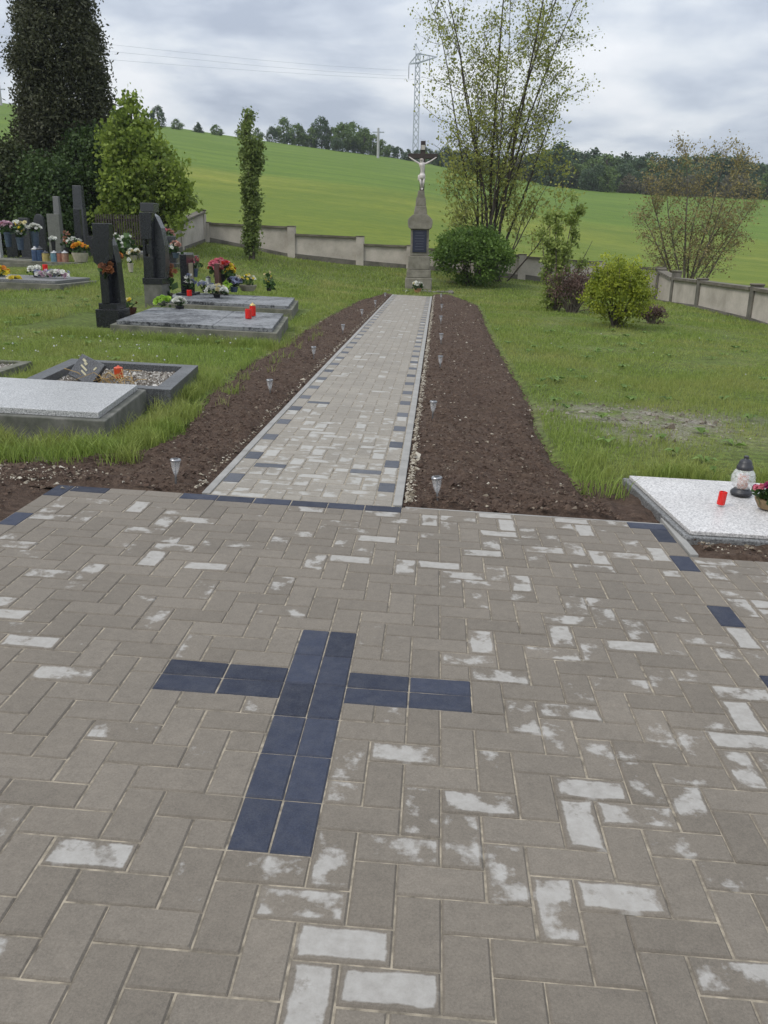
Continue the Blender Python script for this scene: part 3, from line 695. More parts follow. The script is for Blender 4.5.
stepped('boundary_wall', [(207, 292, 242, 258, 223, 227, 31), (292, 360, 258, 265, 234, 237, 31), (360, 410, 265, 269, 244, 246, 31), (410, 470, 269, 274, 248, 250, 31), (470, 521, 274, 279, 253, 255, 31), (521, 598, 279, 289, 256.5, 262, 31), (598, 658, 289, 300, 264, 268, 31)],
        'long grey rendered wall stepping down behind the stone crucifix')
wl = [wp(*a) for a in ((152, 262, 232, 24.5), (180, 251, 221, 28), (203, 243, 212, 30.8))]
wall('boundary_wall', wl, 'short end of rendered wall with thick pillars beside the leafy green tree', [1, 2])
wr = [wp(658, 303, 271, 30.5), wp(673, 306, 278, 28), wp(699, 310, 281, 24.6), wp(752, 323, 288, 21.0), wp(838, 352, 303, 16.5), wp(960, 392, 330, 13)]
wall('side_boundary_wall', wr, 'pale sloping panel wall with dark pillars running down the right side', [0, 1, 2, 3, 4, 5])

# picket fence behind the graves on the left
M_RUST = mat('brown_fence_paint', (.06, .048, .038), .85, .4, 12., .3)
fx = [at(p, 243, 24.0) for p in (98, 146)]
fe = empty('picket_fence', fx[0], label='low brown picket fence under the leafy tree behind the graves', cat='fence')
mb = MB(); n = 20
for k in range(n):
    t = k/(n-1); x = (fx[1][0]-fx[0][0])*t; mb.box((x, 0, .38), (.035, .03, .85+random.uniform(-.02, .02)))
mb.build('pickets', M_RUST, fe)
for z in (.15, .65): MB().box(((fx[1][0]-fx[0][0])/2, .035, z), (fx[1][0]-fx[0][0]+.1, .04, .06)).build('rail', M_RUST, fe)

# ================================================================== STONE CRUCIFIX
M_STONE = mat('weathered_sandstone', (.245, .225, .185), .92, .45, 4., .6, .008, col2=(.125, .115, .085), fine=(60., .5))
M_IRONX = mat('dark_cross', (.045, .032, .028), .75, .4, 8., .3)
M_CORP = mat('pale_painted_figure', (.62, .57, .54), .6, .2, 14., .1)
M_PLQ = mat('dark_blue_plaque', (.018, .022, .045), .35, .3, 5., .05)
MY = 25.8
mb0 = at(418.3, 291, MY); mg = H1(mb0[0], MY)
MON = empty('wayside_crucifix', (mb0[0], MY, mb0[2]), label='tall weathered stone crucifix with a pale figure at the end of the path', cat='crucifix')
k = 1/ (FPX/ (MY-CAM[1]) )       # metres in one pixel there, about
def hz(py): return (at(418.3, py, MY)[2]-mb0[2])
# px half widths at heights read off the stone
def block(nm, wpx, pyb, pyt, dep=None, m=M_STONE, taper=1., bev=.012, par=None, y=0.):
    w = wpx*k*1.02; z0, z1 = hz(pyb), hz(pyt); d = dep if dep else w*.8
    return MB().box((0, y, (z0+z1)/2), (w, d, z1-z0), taper=taper, bev=bev).build(nm, m, par or MON)
block('base', 25, 297, 277.6, bev=.02); block('plinth', 23, 277.4, 269.5, taper=.97); block('pedestal', 20.5, 269.3, 256, taper=.985)
die = block('die', 17, 255.8, 229, taper=.98)
z0, z1 = hz(252.3), hz(230.3)
pl = MB().box((0, -17*k*.41-.012, (z0+z1)/2), (13.2*k, .03, z1-z0), bev=.004).build('plaque', M_PLQ, die)
M_INS = mat('worn_lettering', (.10, .11, .14), .7, .2, 9., 0)
for i in range(7):
    zz = z1-.08-i*(z1-z0-.14)/6.4
    MB().box((random.uniform(-.015, .015), -17*k*.41-.0285, zz), (random.uniform(.20, .30), .003, .012)).build('inscription_line', M_INS, pl)
prof = [(-10.9, 227.5), (-11.6, 223.5), (-11.4, 219.8), (-9.6, 217.5), (-7.2, 215.2), (-5.8, 214.6), (5.8, 214.6), (7.2, 215.2), (9.6, 217.5), (11.4, 219.8), (11.6, 223.5), (10.9, 227.5), (9.3, 229.2), (-9.3, 229.2)]
MB().prism([(u*k, hz(v)) for u, v in prof], 'y', -.30, .30).build('cornice', M_STONE, MON, bevel=.012)
block('shaft', 12.6, 214.7, 206.4, taper=.82); block('shaft', 9.6, 206.2, 198.0, taper=.90); block('collar', 9.4, 206.9, 205.7, bev=.006); block('collar', 8.2, 198.2, 197.2, bev=.006); block('shaft', 7.0, 197.2, 190.6, taper=.8)
zc0, zc1 = hz(191.5), hz(141); cxm = .02
cr = MB().box((cxm, 0, (zc0+zc1)/2), (4.4*k, .12, zc1-zc0), bev=.008).build('cross', M_IRONX, MON)
zb = hz(156.2); MB().box((cxm, -.002, zb), (27.*k, .118, 4.4*k), bev=.008).build('crossbeam', M_IRONX, cr)
MB().box((cxm, -.075, hz(147.6)), (3.6*k, .02, 4.*k), rz=0).build('title_scroll', mat('pale_scroll', (.5, .47, .42), .8), cr)
# corpus: one skinned body
def skin_body(name, verts, edges, rad, m, parent, sub=2):
    me = bpy.data.meshes.new(name); me.from_pydata([tuple(float(q) for q in v) for v in verts], edges, []); o = bpy.data.objects.new(name, me); COL.objects.link(o); o.parent = parent
    sk = o.modifiers.new('skin', 'SKIN'); sk.use_smooth_shade = True
    for i, r in enumerate(rad):
        d = me.skin_vertices[0].data[i]; d.radius = (r, r*.85) if isinstance(r, float) else r; d.use_root = (i == 0)
    s = o.modifiers.new('sub', 'SUBSURF'); s.levels = sub; s.render_levels = sub; me.materials.append(m); return o
def Z(py): return hz(py)
yb = -.14; S = k
V = [(cxm, yb, Z(176.5)), (cxm+.005, yb-.01, Z(171.5)), (cxm, yb-.02, Z(167)), (cxm-.005, yb-.02, Z(164)), (cxm-.015, yb-.045, Z(162.6)), (cxm-.03, yb-.06, Z(160.6)),   # pelvis, waist, chest, neck base, neck, head
     (cxm-.09, yb-.01, Z(164.2)), (cxm-.23, yb, Z(161.4)), (cxm-.37, yb+.03, Z(158.2)), (cxm-.41, yb+.04, Z(157.3)),
     (cxm+.09, yb-.01, Z(164.2)), (cxm+.23, yb, Z(161.6)), (cxm+.37, yb+.03, Z(158.2)), (cxm+.41, yb+.04, Z(157.3)),
     (cxm-.055, yb-.01, Z(178.3)), (cxm-.035, yb-.07, Z(183.5)), (cxm-.015, yb-.01, Z(188.5)), (cxm-.012, yb-.05, Z(190.4)),
     (cxm+.055, yb-.01, Z(178.3)), (cxm+.045, yb-.075, Z(183.3)), (cxm+.025, yb-.01, Z(188.3)), (cxm+.015, yb-.06, Z(190.2))]
E_ = [(0, 1), (1, 2), (2, 3), (3, 4), (4, 5), (3, 6), (6, 7), (7, 8), (8, 9), (3, 10), (10, 11), (11, 12), (12, 13), (0, 14), (14, 15), (15, 16), (16, 17), (0, 18), (18, 19), (19, 20), (20, 21)]
Rr = [.075, .062, .085, .06, .032, .055, .038, .028, .020, .024, .038, .028, .020, .024, .055, .036, .022, .018, .055, .036, .022, .018]
cp = skin_body('corpus', V, E_, Rr, M_CORP, MON)
cp['label'] = 'pale figure with outstretched arms on the cross'
mb = MB(); mb.lathe([(.082, Z(179.5)), (.098, Z(178)), (.094, Z(176)), (.080, Z(174.3))], (cxm, yb-.005, 0), 14); mb.box((cxm-.105, yb, Z(178.2)), (.045, .05, .16), bev=.012)
mb.build('loincloth', M_CORP, cp, smooth=True)
mb = MB(); mb.lathe([(.05, Z(161.6)), (.062, Z(160.4)), (.055, Z(159.4)), (.02, Z(158.9))], (cxm-.03, yb-.035, 0), 12); mb.build('hair', mat('figure_hair', (.42, .37, .33), .8), cp, smooth=True)
# dark stone edging bed in front of the monument and its flower pot
ed = empty('stone_edging', at(418, 294, 24.6), label='dark stone edging round the foot of the crucifix', cat='edging')
mb = MB()
for i in range(16):
    t = i/15; mb.box((-.98+1.98*t, random.uniform(-.03, .03), .02), (.125, .2, .16+random.uniform(-.02, .03)), rz=random.uniform(-.2, .2), bev=.02)
for s in (-1, 1):
    for i in range(6): mb.box((s*.95+.02, -.2-i*.18+.9, .02), (.14, .16, .15), rz=random.uniform(-.2, .2), bev=.02)
mb.build('edge_stones', M_PLINTH, ed)

# ================================================================== SOLAR LAMPS
M_CLEAR, nt_, b_, o_ = nodes('clear_plastic'); b_.inputs['Base Color'].default_value = (.93, .95, .96, 1); b_.inputs['Roughness'].default_value = .12; b_.inputs['Alpha'].default_value = .16; b_.inputs['Specular IOR Level'].default_value = .9
M_STEEL = mat('brushed_steel', (.30, .30, .31), .35, .2, 20., 0, metal=.8)
M_DKP = mat('dark_plastic', (.03, .03, .035), .4, .2, 20., 0)
def lamp():
    L_ = empty('solar_lamp', cat='garden light')
    MB().lathe([(.0035, -.05), (.006, 0), (.007, .05), (.006, .062)], n=10).build('stake', M_STEEL, L_)
    MB().lathe([(.008, .058), (.015, .070), (.024, .10), (.030, .138), (.031, .146), (.028, .146), (.021, .10), (.010, .066)], n=16, cap=False).build('lens', M_CLEAR, L_, smooth=True)
    c = MB().lathe([(.030, .144), (.034, .147), (.034, .153), (.030, .158), (.012, .160)], n=18).build('cap', M_STEEL, L_, smooth=False)
    MB().box((0, 0, .1615), (.026, .026, .002)).build('solar_cell', M_DKP, c)
    MB().lathe([(.004, .06), (.004, .12), (.009, .144)], n=8).build('bulb_stem', M_STEEL, L_)
    return L_
lp0 = lamp()
RL = [(.39, 2.88), (.35, 5.25), (.42, 8.2), (.44, 10.8), (.45, 14.0), (.47, 17.2), (.48, 21.3)]
LL = [(-1.08, 2.90), (-1.10, 5.84), (-1.07, 8.42), (-1.04, 11.37), (-1.02, 14.54), (-.96, 17.3), (-.93, 20.4)]
ordn = ['nearest', 'second', 'third', 'fourth', 'fifth', 'sixth', 'farthest']
first = True
for side, lst in (('right', RL), ('left', LL)):
    for i, (X, Y) in enumerate(lst):
        o = lp0 if first else copy_tree(lp0); first = False
        o.location = PL(X, Y, .012); o.rotation_euler = (random.uniform(-.06, .06), random.uniform(-.06, .06), random.uniform(0, 3))
        o['label'] = f'{ordn[i]} clear solar lamp in the soil on the {side} side of the path'; o['group'] = 'solar lamps along the path'
        if side == 'right' and i > 1: o.scale = (.95,)*3
        else: o.scale = (.92,)*3

# ================================================================== GRAVES
G_LIGHT = granite('pale_speckled_granite', (.42, .42, .415), (.62, .62, .61), (.10, .10, .105), 110., .22)
G_WHITE = granite('white_granite', (.52, .50, .48), (.66, .64, .62), (.26, .25, .25), 90., .35)
G_GREY = granite('grey_granite', (.15, .15, .148), (.26, .26, .255), (.06, .06, .06), 90., .4)
G_DARK = granite('dark_granite', (.040, .042, .046), (.085, .088, .095), (.015, .015, .017), 90., .18)
G_LICH = granite('lichen_spotted_granite', (.022, .024, .028), (.05, .054, .062), (.01, .01, .012), 90., .5, (.24, .245, .25))
G_BLK = granite('black_granite', (.014, .015, .019), (.030, .032, .038), (.008, .008, .009), 90., .14)
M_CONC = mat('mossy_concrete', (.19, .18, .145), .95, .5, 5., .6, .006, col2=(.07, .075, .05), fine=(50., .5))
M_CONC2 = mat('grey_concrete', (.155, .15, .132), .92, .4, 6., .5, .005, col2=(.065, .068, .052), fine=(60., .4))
def skew(E_, q, d):                 # the old plots are not laid out square
    for o in E_.children:
        for v in o.data.vertices: v.co.x -= q*(v.co.y+d/2)
def grave(name, X0, X1, Y0, Y1, hb, ht, mtop, mbase, label, lip=.05, split=None, rz=0., h0=-.25, group=None, shear=.11):
    cx, cy = (X0+X1)/2, (Y0+Y1)/2; z = PL(cx, cy, 0); z[2] = max(z[2], z[2])
    E_ = empty(name, z, (0, PHI*.85, rz), label=label, cat='grave', group=group)
    w, d = X1-X0, Y1-Y0
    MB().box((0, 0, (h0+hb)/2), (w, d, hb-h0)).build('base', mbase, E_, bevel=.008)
    xa = -w/2+lip; xb = w/2-lip
    cuts = [xa]+([xa+(xb-xa)*s for s in split] if split else [])+[xb]
    for a, b in zip(cuts, cuts[1:]):
        MB().box(((a+b)/2, 0, (hb+ht)/2+.001), (b-a-.006, d-2*lip, ht-hb)).build('slab', mtop, E_, bevel=.004)
    if shear: skew(E_, shear, d)
    return E_
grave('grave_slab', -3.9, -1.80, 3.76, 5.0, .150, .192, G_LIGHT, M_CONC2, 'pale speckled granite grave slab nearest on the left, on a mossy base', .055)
grave('grave_slab', -3.95, -1.72, 9.60, 12.12, .155, .205, G_LICH, M_CONC, 'lichen spotted dark grave slab in front, with two red candles on it', .07, [.62], .0)
grave('grave_slab', -4.6, -2.14, 13.35, 15.75, .165, .22, G_LICH, M_CONC, 'dark speckled grave slab behind the lichen spotted one, with white flowers at its head', .07, [.66])
gr = grave('grave_slab', 1.636, 3.75, 2.50, 3.62, .036, .058, G_WHITE, G_GREY, 'low whitish grave slab at the right edge with a glass lantern', .028, h0=-.2, shear=.075)
# gravel grave
X0, X1, Y0, Y1 = -3.0, -1.76, 5.06, 6.45; cx, cy = (X0+X1)/2, (Y0+Y1)/2
GG = empty('gravel_grave', PL(cx, cy), (0, PHI*.85, 0), label='gravel filled grave with a dark granite frame behind the pale slab', cat='grave')
w, d = X1-X0, Y1-Y0; mb = MB(); fw = .13
mb.box((0, -d/2+fw/2, -.03), (w, fw, .36)).box((0, d/2-fw/2, -.03), (w, fw, .36)).box((w/2-fw/2, 0, -.03), (fw, d-2*fw-.002, .36)).box((-w/2+fw/2, 0, -.03), (fw, d-2*fw-.002, .36))
mb.build('frame', granite('worn_grey_granite', (.075, .078, .082), (.14, .143, .148), (.03, .03, .03), 90., .4), GG, bevel=.004); 
MB().box((0, 0, .04), (w-2*fw, d-2*fw, .08)).build('gravel_bed', mat('gravel_bed', (.24, .22, .19), .95, .4, 60., .6), GG)
n = 3600; px_ = np.c_[rng.uniform(-w/2+fw+.02, w/2-fw-.02, n), rng.uniform(-d/2+fw+.02, d/2-fw-.02, n), .085+.012*rng.random(n)]
gv = chips('gravel', px_, .0095, varmat('mixed_gravel', [(0., (.07, .055, .045)), (.45, (.21, .185, .155)), (.85, (.38, .355, .32)), (1., (.6, .58, .54))]), None); gv.parent = GG; skew(GG, .11, d)
for kk in ('category', 'label'):
    if kk in gv: del gv[kk]

G2_ = empty('gravel_grave', PL(-4.35, 5.9), (0, PHI*.85, .05), label='old gravel filled grave with a low concrete border at the left edge', cat='grave')
mb = MB(); mb.box((0, -.56, -.03), (1.6, .09, .22)).box((0, .56, -.03), (1.6, .09, .22)).box((.755, 0, -.03), (.09, 1.028, .22)).box((-.755, 0, -.03), (.09, 1.028, .22)); mb.build('frame', M_CONC, G2_, bevel=.006)
MB().box((0, 0, 0), (1.4, 1.0, .1)).build('gravel_bed', MATS['gravel_bed'], G2_)
q_ = chips('gravel', np.c_[rng.uniform(-.7, .7, 3000), rng.uniform(-.5, .5, 3000), .05+.012*rng.random(3000)], .0095, bpy.data.materials['mixed_gravel'], None); q_.parent = G2_
for kk in ('category', 'label'):
    if kk in q_: del q_[kk]
# ---- headstones (they face the path, +x)
def stele_cross(X, Y, label):
    p = PL(X, Y, .08); E_ = empty('headstone', p, (0, .0, 0), label=label, cat='headstone')
    MB().box((.05, 0, .02), (.36, .50, .30)).build('base', G_BLK, E_, bevel=.006); MB().box((.05, 0, .215), (.28, .42, .09)).build('step', G_BLK, E_, bevel=.006)
    mb = MB(); mb.prism([(-.03, .26), (.09, .26), (.09, .84), (.14, .90), (.14, 1.18), (.16, 1.2), (.16, 1.41), (-.09, 1.41), (-.09, 1.2), (-.11, 1.19), (-.11, .86), (-.03, .80)], 'y', -.22, -.04); mb.build('cross_pillar', G_BLK, E_, bevel=.006)
    prof = [(-.02, .26), (.20, .26), (.185, .60), (.17, .85), (.13, 1.1), (.06, 1.27), (-.04, 1.30)]
    MB().prism(prof, 'y', -.03, .20).build('stele', G_BLK, E_, bevel=.006); E_.scale = (.95, .95, .95)
    return E_
s1 = at(107, 317, 0*0+12.05+0); stele_cross(-4.43, 10.9, 'black granite headstone with a stepped cross pillar, nearest on the left lawn')
def stele_tall(X, Y, label):
    p = PL(X, Y, .06); E_ = empty('headstone', p, (0, 0, 0), label=label, cat='headstone')
    MB().box((0.0, 0, .08), (.34, .50, .68)).build('plinth', M_CONC2, E_, bevel=.006); MB().box((0, 0, .475), (.37, .52, .11)).build('base', G_BLK, E_, bevel=.006)
    mb = MB(); mb.prism([(-.16, .53), (.02, .53), (.04, .90), (-.15, .90)], 'y', -.24, -.06); mb.box((-.125, -.15, 1.06), (.05, .17, .34)).box((-.01, -.15, 1.06), (.05, .17, .34)).box((-.055, -.15, 1.03), (.08, .12, .16)); mb.prism([(-.165, 1.2), (.03, 1.2), (.06, 1.66), (-.17, 1.66)], 'y', -.25, -.05); mb.build('front_pillar', G_BLK, E_, bevel=.006)
    MB().box((-.045, -.02, 1.745), (.24, .34, .15)).build('cap', G_DARK, E_, bevel=.006)
    prof = [(-.04, .53), (.17, .53), (.20, .75), (.20, 1.1), (.15, 1.40), (.06, 1.60), (-.03, 1.66)]
    MB().prism(prof, 'y', -.04, .22).build('stele', G_DARK, E_, bevel=.006); E_.scale = (.95, .95, .96)
    return E_
stele_tall(-4.62, 13.75, 'tall dark granite headstone on a light concrete plinth')
def stone_simple(X, Y, w, t, h, m, label, base=True, h0=0., z=None, top='flat', plq=False, rz=0.):
    p = PL(X, Y, h0)
    if z is not None: p[2] = z
    E_ = empty('headstone', p, (0, 0, rz), label=label, cat='headstone')
    if base: MB().box((0, 0, .03), (t+.16, w+.16, .26)).build('base', m, E_, bevel=.006)
    zb = .16 if base else -.1
    if top == 'flat': pr = [(-w/2, zb), (w/2, zb), (w/2, h), (-w/2, h)]
    elif top == 'arch': pr = [(-w/2, zb), (w/2, zb), (w/2, h*.8)]+[(w/2*math.cos(a), h*.8+h*.2*math.sin(a)) for a in np.linspace(.2, 2.94, 9)]+[(-w/2, h*.8)]
    else: pr = [(-w/2, zb), (w/2, zb), (w*.36, h*.92), (w*.2, h), (-w*.2, h), (-w*.36, h*.92)]
    s = MB().prism(pr, 'x', -t/2, t/2).build('stele', m, E_, bevel=.005)
    if plq: MB().box((t/2+.006, 0, h*.62), (.012, w*.55, h*.4)).build('inscription_plate', mat('worn_bronze', (.32, .27, .18), .5, .3, 10., 0), s)
    return E_
hs = stone_simple(-4.42, 15.0, .50, .13, .86, G_BLK, 'small black headstone beside white flowers on the second slab', True, .1, plq=True)
hs2 = stone_simple(-4.0, 15.75, .34, .09, .72, mat('red_brown_stone', (.11, .055, .045), .35, .3, 30., 0), 'thin red brown stone behind the pink flowers', True, .08)

# ---- graves farther back on the left: low platforms and stones under the dark trees
def far(px, py, Y): return at(px, py, Y)
def far_grave(pxl, pxr, pyl, Y, depth, h, mtop, label, lip=.08):
    a = far(pxl, pyl, Y); b = far(pxr, pyl, Y); w = b[0]-a[0]; cx = (a[0]+b[0])/2; z = H1(cx, Y)-.03
    E_ = empty('grave_platform', (cx, Y+depth/2, z), (0, PHI*.6, 0), label=label, cat='grave')
    MB().box((0, 0, h/2-.25), (w, depth, h+.5)).build('base', M_CONC, E_, bevel=.01)
    MB().box((-lip*.5, 0, h+.03), (w-lip*2, depth-lip*2, .06)).build('slab', mtop, E_, bevel=.008); return E_
far_grave(-60, 60, 289, 14.8, 1.9, .20, G_GREY, 'low grey grave slab with yellow daisies, left edge of the photo')
far_grave(-70, 95, 264, 19.6, 1.7, .14, M_CONC, 'long concrete grave platform crowded with lanterns and flowers')
far_grave(112, 182, 259, 20.5, 1.6, .20, G_GREY, 'light grave slab between the two tall black headstones')
def fstone(px, pyb, pyt, Y, wpx, m, label, top='flat', t=.14, parts=False):
    b = far(px, pyb, Y); k2 = (Y-CAM[1])/FPX; h = at(px, pyt, Y)[2]-b[2]; w = wpx*k2
    E_ = empty('headstone', (b[0], Y, b[2]-.1), (0, 0, 0), label=label, cat='headstone')
    h += .1
    if top == 'obelisk':
        MB().box((0, 0, h*.06), (w*1.35, w*1.1, h*.24)).build('base', m, E_, bevel=.01); MB().box((0, 0, h*.58), (w, w*.8, h*.80), taper=.72).build('shaft', m, E_, bevel=.01)
    elif top == 'cross':
        MB().box((0, 0, h*.14), (w*1.3, .3, h*.28)).build('base', m, E_, bevel=.01); q = MB().box((0, 0, h*.62), (w*.42, .12, h*.76)).build('upright', m, E_, bevel=.01); MB().box((0, 0, h*.78), (w*1.15, .118, h*.14)).build('crossbeam', m, q, bevel=.01)
    else:
        if top == 'arch': pr = [(-w/2, 0), (w/2, 0), (w/2, h*.82)]+[(w/2*math.cos(a), h*.82+h*.18*math.sin(a)) for a in np.linspace(.2, 2.94, 9)]+[(-w/2, h*.82)]
        else: pr = [(-w/2, 0), (w/2, 0), (w/2*.96, h), (-w/2*.96, h)]
        MB().prism(pr, 'y', -t/2, t/2).build('stele', m, E_, bevel=.008)
        MB().box((0, -.03, h*.04), (w*1.25, t+.2, h*.14)).build('base', m, E_, bevel=.01)
    return E_
fstone(84, 262, 184, 22.6, 11.5, G_DARK, 'tall grey tapering obelisk under the dark conifer', 'obelisk')
fstone(62, 262, 195, 23.6, 7.5, G_GREY, 'slim grey pillar stone left of the tall obelisk', 'obelisk')
fstone(57.5, 258, 214, 21.8, 12.5, granite('olive_grey_granite', (.13, .135, .115), (.20, .2, .18), (.06, .06, .05), 90., .5), 'broad flat topped olive grey headstone with a small round emblem')
fstone(43, 258, 214, 22.8, 10, G_DARK, 'dark round topped headstone behind the white flowers', 'arch')
fstone(28, 258, 218, 22.2, 10, G_DARK, 'dark flat headstone behind the yellow and white flowers')
fstone(14, 258, 222, 22.6, 11, G_BLK, 'black headstone behind the pink bouquet')
fstone(-1, 262, 216, 21.4, 8, G_LIGHT, 'light grey headstone cut by the left edge of the photo')
fstone(80, 245, 209, 21.2, 6.5, G_BLK, 'small black stone with a white cap below the obelisk')
fstone(95, 258, 236, 21.6, 10, G_DARK, 'low dark stone beside the orange flowers')
fstone(172, 262, 236, 20.0, 10, G_DARK, 'low dark headstone behind the pink and blue flowers')
b = far(83, 262, 19.4)

# ================================================================== FLOWERS, CANDLES, LANTERNS
def petmat(nm, c, d=None): return leafmat(nm, d or tuple(q*.6 for q in c), c, .25)
PM = {'white': petmat('white_petals', (.78, .78, .72), (.5, .5, .44)), 'pink': petmat('pink_petals', (.62, .17, .22), (.36, .07, .10)), 'palepink': petmat('pale_pink_petals', (.66, .48, .55), (.42, .25, .32)), 'orange': petmat('orange_petals', (.75, .30, .03), (.42, .14, .02)),
      'yellow': petmat('yellow_petals', (.72, .58, .05), (.45, .33, .02)), 'lime': petmat('lime_leaves', (.36, .55, .07), (.2, .35, .04)), 'rust': petmat('dried_rust_petals', (.30, .12, .05), (.16, .07, .04)), 'magenta': petmat('magenta_petals', (.42, .05, .17), (.22, .02, .08)),
      'cream': petmat('cream_petals', (.62, .55, .30), (.40, .33, .15)), 'blue': petmat('blue_grey_petals', (.33, .36, .48), (.16, .18, .28)), 'purple': petmat('dark_purple_petals', (.07, .06, .12), (.03, .03, .06)), 'salmon': petmat('salmon_petals', (.60, .33, .26), (.38, .18, .14)), 'red': petmat('red_petals', (.50, .03, .02), (.3, .02, .01))}
M_LEAF = leafmat('bouquet_leaves', (.022, .05, .014), (.07, .13, .035), .25)
M_POTB = mat('brown_plastic_pot', (.085, .030, .020), .4, .3, 20., 0); M_POTT = mat('terracotta_pot', (.38, .19, .10), .8, .3, 12., .2); M_POTD = mat('dark_pot', (.025, .025, .028), .4, .2, 20., 0); M_POTW = mat('pale_planter', (.42, .38, .30), .8, .3, 12., .2); M_POTT2 = mat('tan_bowl', (.26, .18, .09), .7, .3, 12., .2)
M_VASE = mat('grey_blue_vase', (.06, .085, .13), .3, .3, 16., 0)
def disks(cs, r, m, name, parent, pet=6, tilt=.8):
    """blossoms: small whorls of petals facing roughly up and out"""
    V = []; F = []; rr = []
    for c in cs:
        n_ = Vector((random.gauss(0, tilt), random.gauss(0, tilt)-.3, 1)).normalized(); a = n_.orthogonal().normalized(); b = n_.cross(a); rad = r*random.uniform(.75, 1.25); v = random.random()
        for layer, (rs, up) in enumerate(((1., 0.), (.62, .35))):
            for q in range(pet):
                t = 6.283*q/pet+layer*.5+random.uniform(-.1, .1); d1 = a*math.cos(t)+b*math.sin(t); s1 = (a*-math.sin(t)+b*math.cos(t))*rad*.42*rs; c0 = Vector(c)+n_*rad*up*.3
                k = len(V); V += [tuple(c0), tuple(c0+d1*rad*.6*rs+s1+n_*rad*(.15+up)), tuple(c0+d1*rad*rs+n_*rad*(.1+up)), tuple(c0+d1*rad*.6*rs-s1+n_*rad*(.15+up))]; F.append((k, k+1, k+2, k+3)); rr += [v*.7, min(1, v+.2), min(1, v+.3), min(1, v+.2)]
    return fast(name, V, F, m, parent, attr={'rnd': rr})
def leaves_mesh(name, cs, size, m, parent=None, up=.2, aspect=.45, rnd=None, drop=0.):
    cs = np.asarray(cs, float); n = len(cs); d = rng.normal(0, 1, (n, 3)); d[:, 2] += up; d /= np.linalg.norm(d, axis=1)[:, None]; e = rng.normal(0, 1, (n, 3)); e -= (e*d).sum(1)[:, None]*d; e /= np.linalg.norm(e, axis=1)[:, None]
    s = (size*rng.uniform(.6, 1.35, n))[:, None]; w = s*aspect
    V = np.stack([cs, cs+d*s*.5+e*w, cs+d*s, cs+d*s*.5-e*w], 1); F = np.arange(n*4).reshape(n, 4)
    if rnd is None: rnd = rng.random(n)
    return fast(name, V.reshape(-1, 3), F, m, parent, attr={'rnd': np.repeat(np.clip(rnd, 0, 1), 4)})
def bouquet(p, label, kinds, w, h, pot, pw, ph, group=None, n=16, blossom=.03, name='flower_bouquet', shape='dome', leaves=1.0, potshape='cup'):
    """p = foot of the pot; w/h = spread and height of the flowers above the rim"""
    E_ = empty(name, p, label=label, cat='flowers', group=group)
    if pot:
        if potshape == 'bowl': pr = [(pw*.32, 0), (pw*.36, .004), (pw*.5, ph*.8), (pw*.52, ph), (pw*.46, ph), (pw*.44, ph*.8)]
        else: pr = [(pw*.34, 0), (pw*.46, ph*.85), (pw*.5, ph*.87), (pw*.5, ph), (pw*.45, ph), (pw*.44, ph*.85)]
        MB().lathe(pr, n=16).build('pot', pot, E_, smooth=False)
    rim = ph*.9 if pot else 0.
    def spot():
        if shape == 'dome':
            a = random.uniform(0, 6.283); u = random.random(); r = math.sqrt(u)*w/2; return (r*math.cos(a), r*math.sin(a), rim+h*(.35+.6*math.sqrt(max(0, 1-(2*r/w)**2)))+random.uniform(-.1, .06)*h)
        if shape == 'tall': return (random.gauss(0, w*.22), random.gauss(0, w*.22), rim+h*random.uniform(.3, 1.))
        return (random.uniform(-w/2, w/2), random.uniform(-w*.22, w*.22), rim+h*random.uniform(.2, 1.))
    pts = {}
    for q in range(n): pts.setdefault(random.choice(kinds), []).append(spot())
    mb = MB()
    for q in [x for v in pts.values() for x in v][:18]: mb.tube([(q[0]*.15, q[1]*.15, rim*.7), (q[0]*.6, q[1]*.6, (rim+q[2])/2), q], .0035, 4, cap=False)
    mb.build('stems', M_LEAF, E_)
    nl = int(26*leaves*max(1, n/16))
    if nl: leaves_mesh('leaves', [(lambda s: (s[0]*.95, s[1]*.95, rim+(s[2]-rim)*random.uniform(.15, .85)))(spot()) for _ in range(nl)], max(.045, h*.33), M_LEAF, E_, up=.4, rnd=rng.random(nl))
    for kd, cs in pts.items(): disks(cs, blossom, PM[kd], 'blossoms', E_)
    return E_
M_REDC, _nt, _b, _o = nodes('red_candle_glass'); _b.inputs['Base Color'].default_value = (.62, .012, .008, 1); _b.inputs['Roughness'].default_value = .25; _b.inputs['Specular IOR Level'].default_value = .6; _b.inputs['Subsurface Weight'].default_value = .3; _b.inputs['Subsurface Radius'].default_value = (.02, .004, .002)
M_ORC = mat('orange_red_plastic', (.62, .075, .02), .35, .2, 20., 0)
M_GOLD = mat('gold_lid', (.55, .40, .16), .3, .2, 20., 0, metal=.8)
M_WAX = mat('candle_wax', (.50, .19, .10), .5, .2, 20., 0)
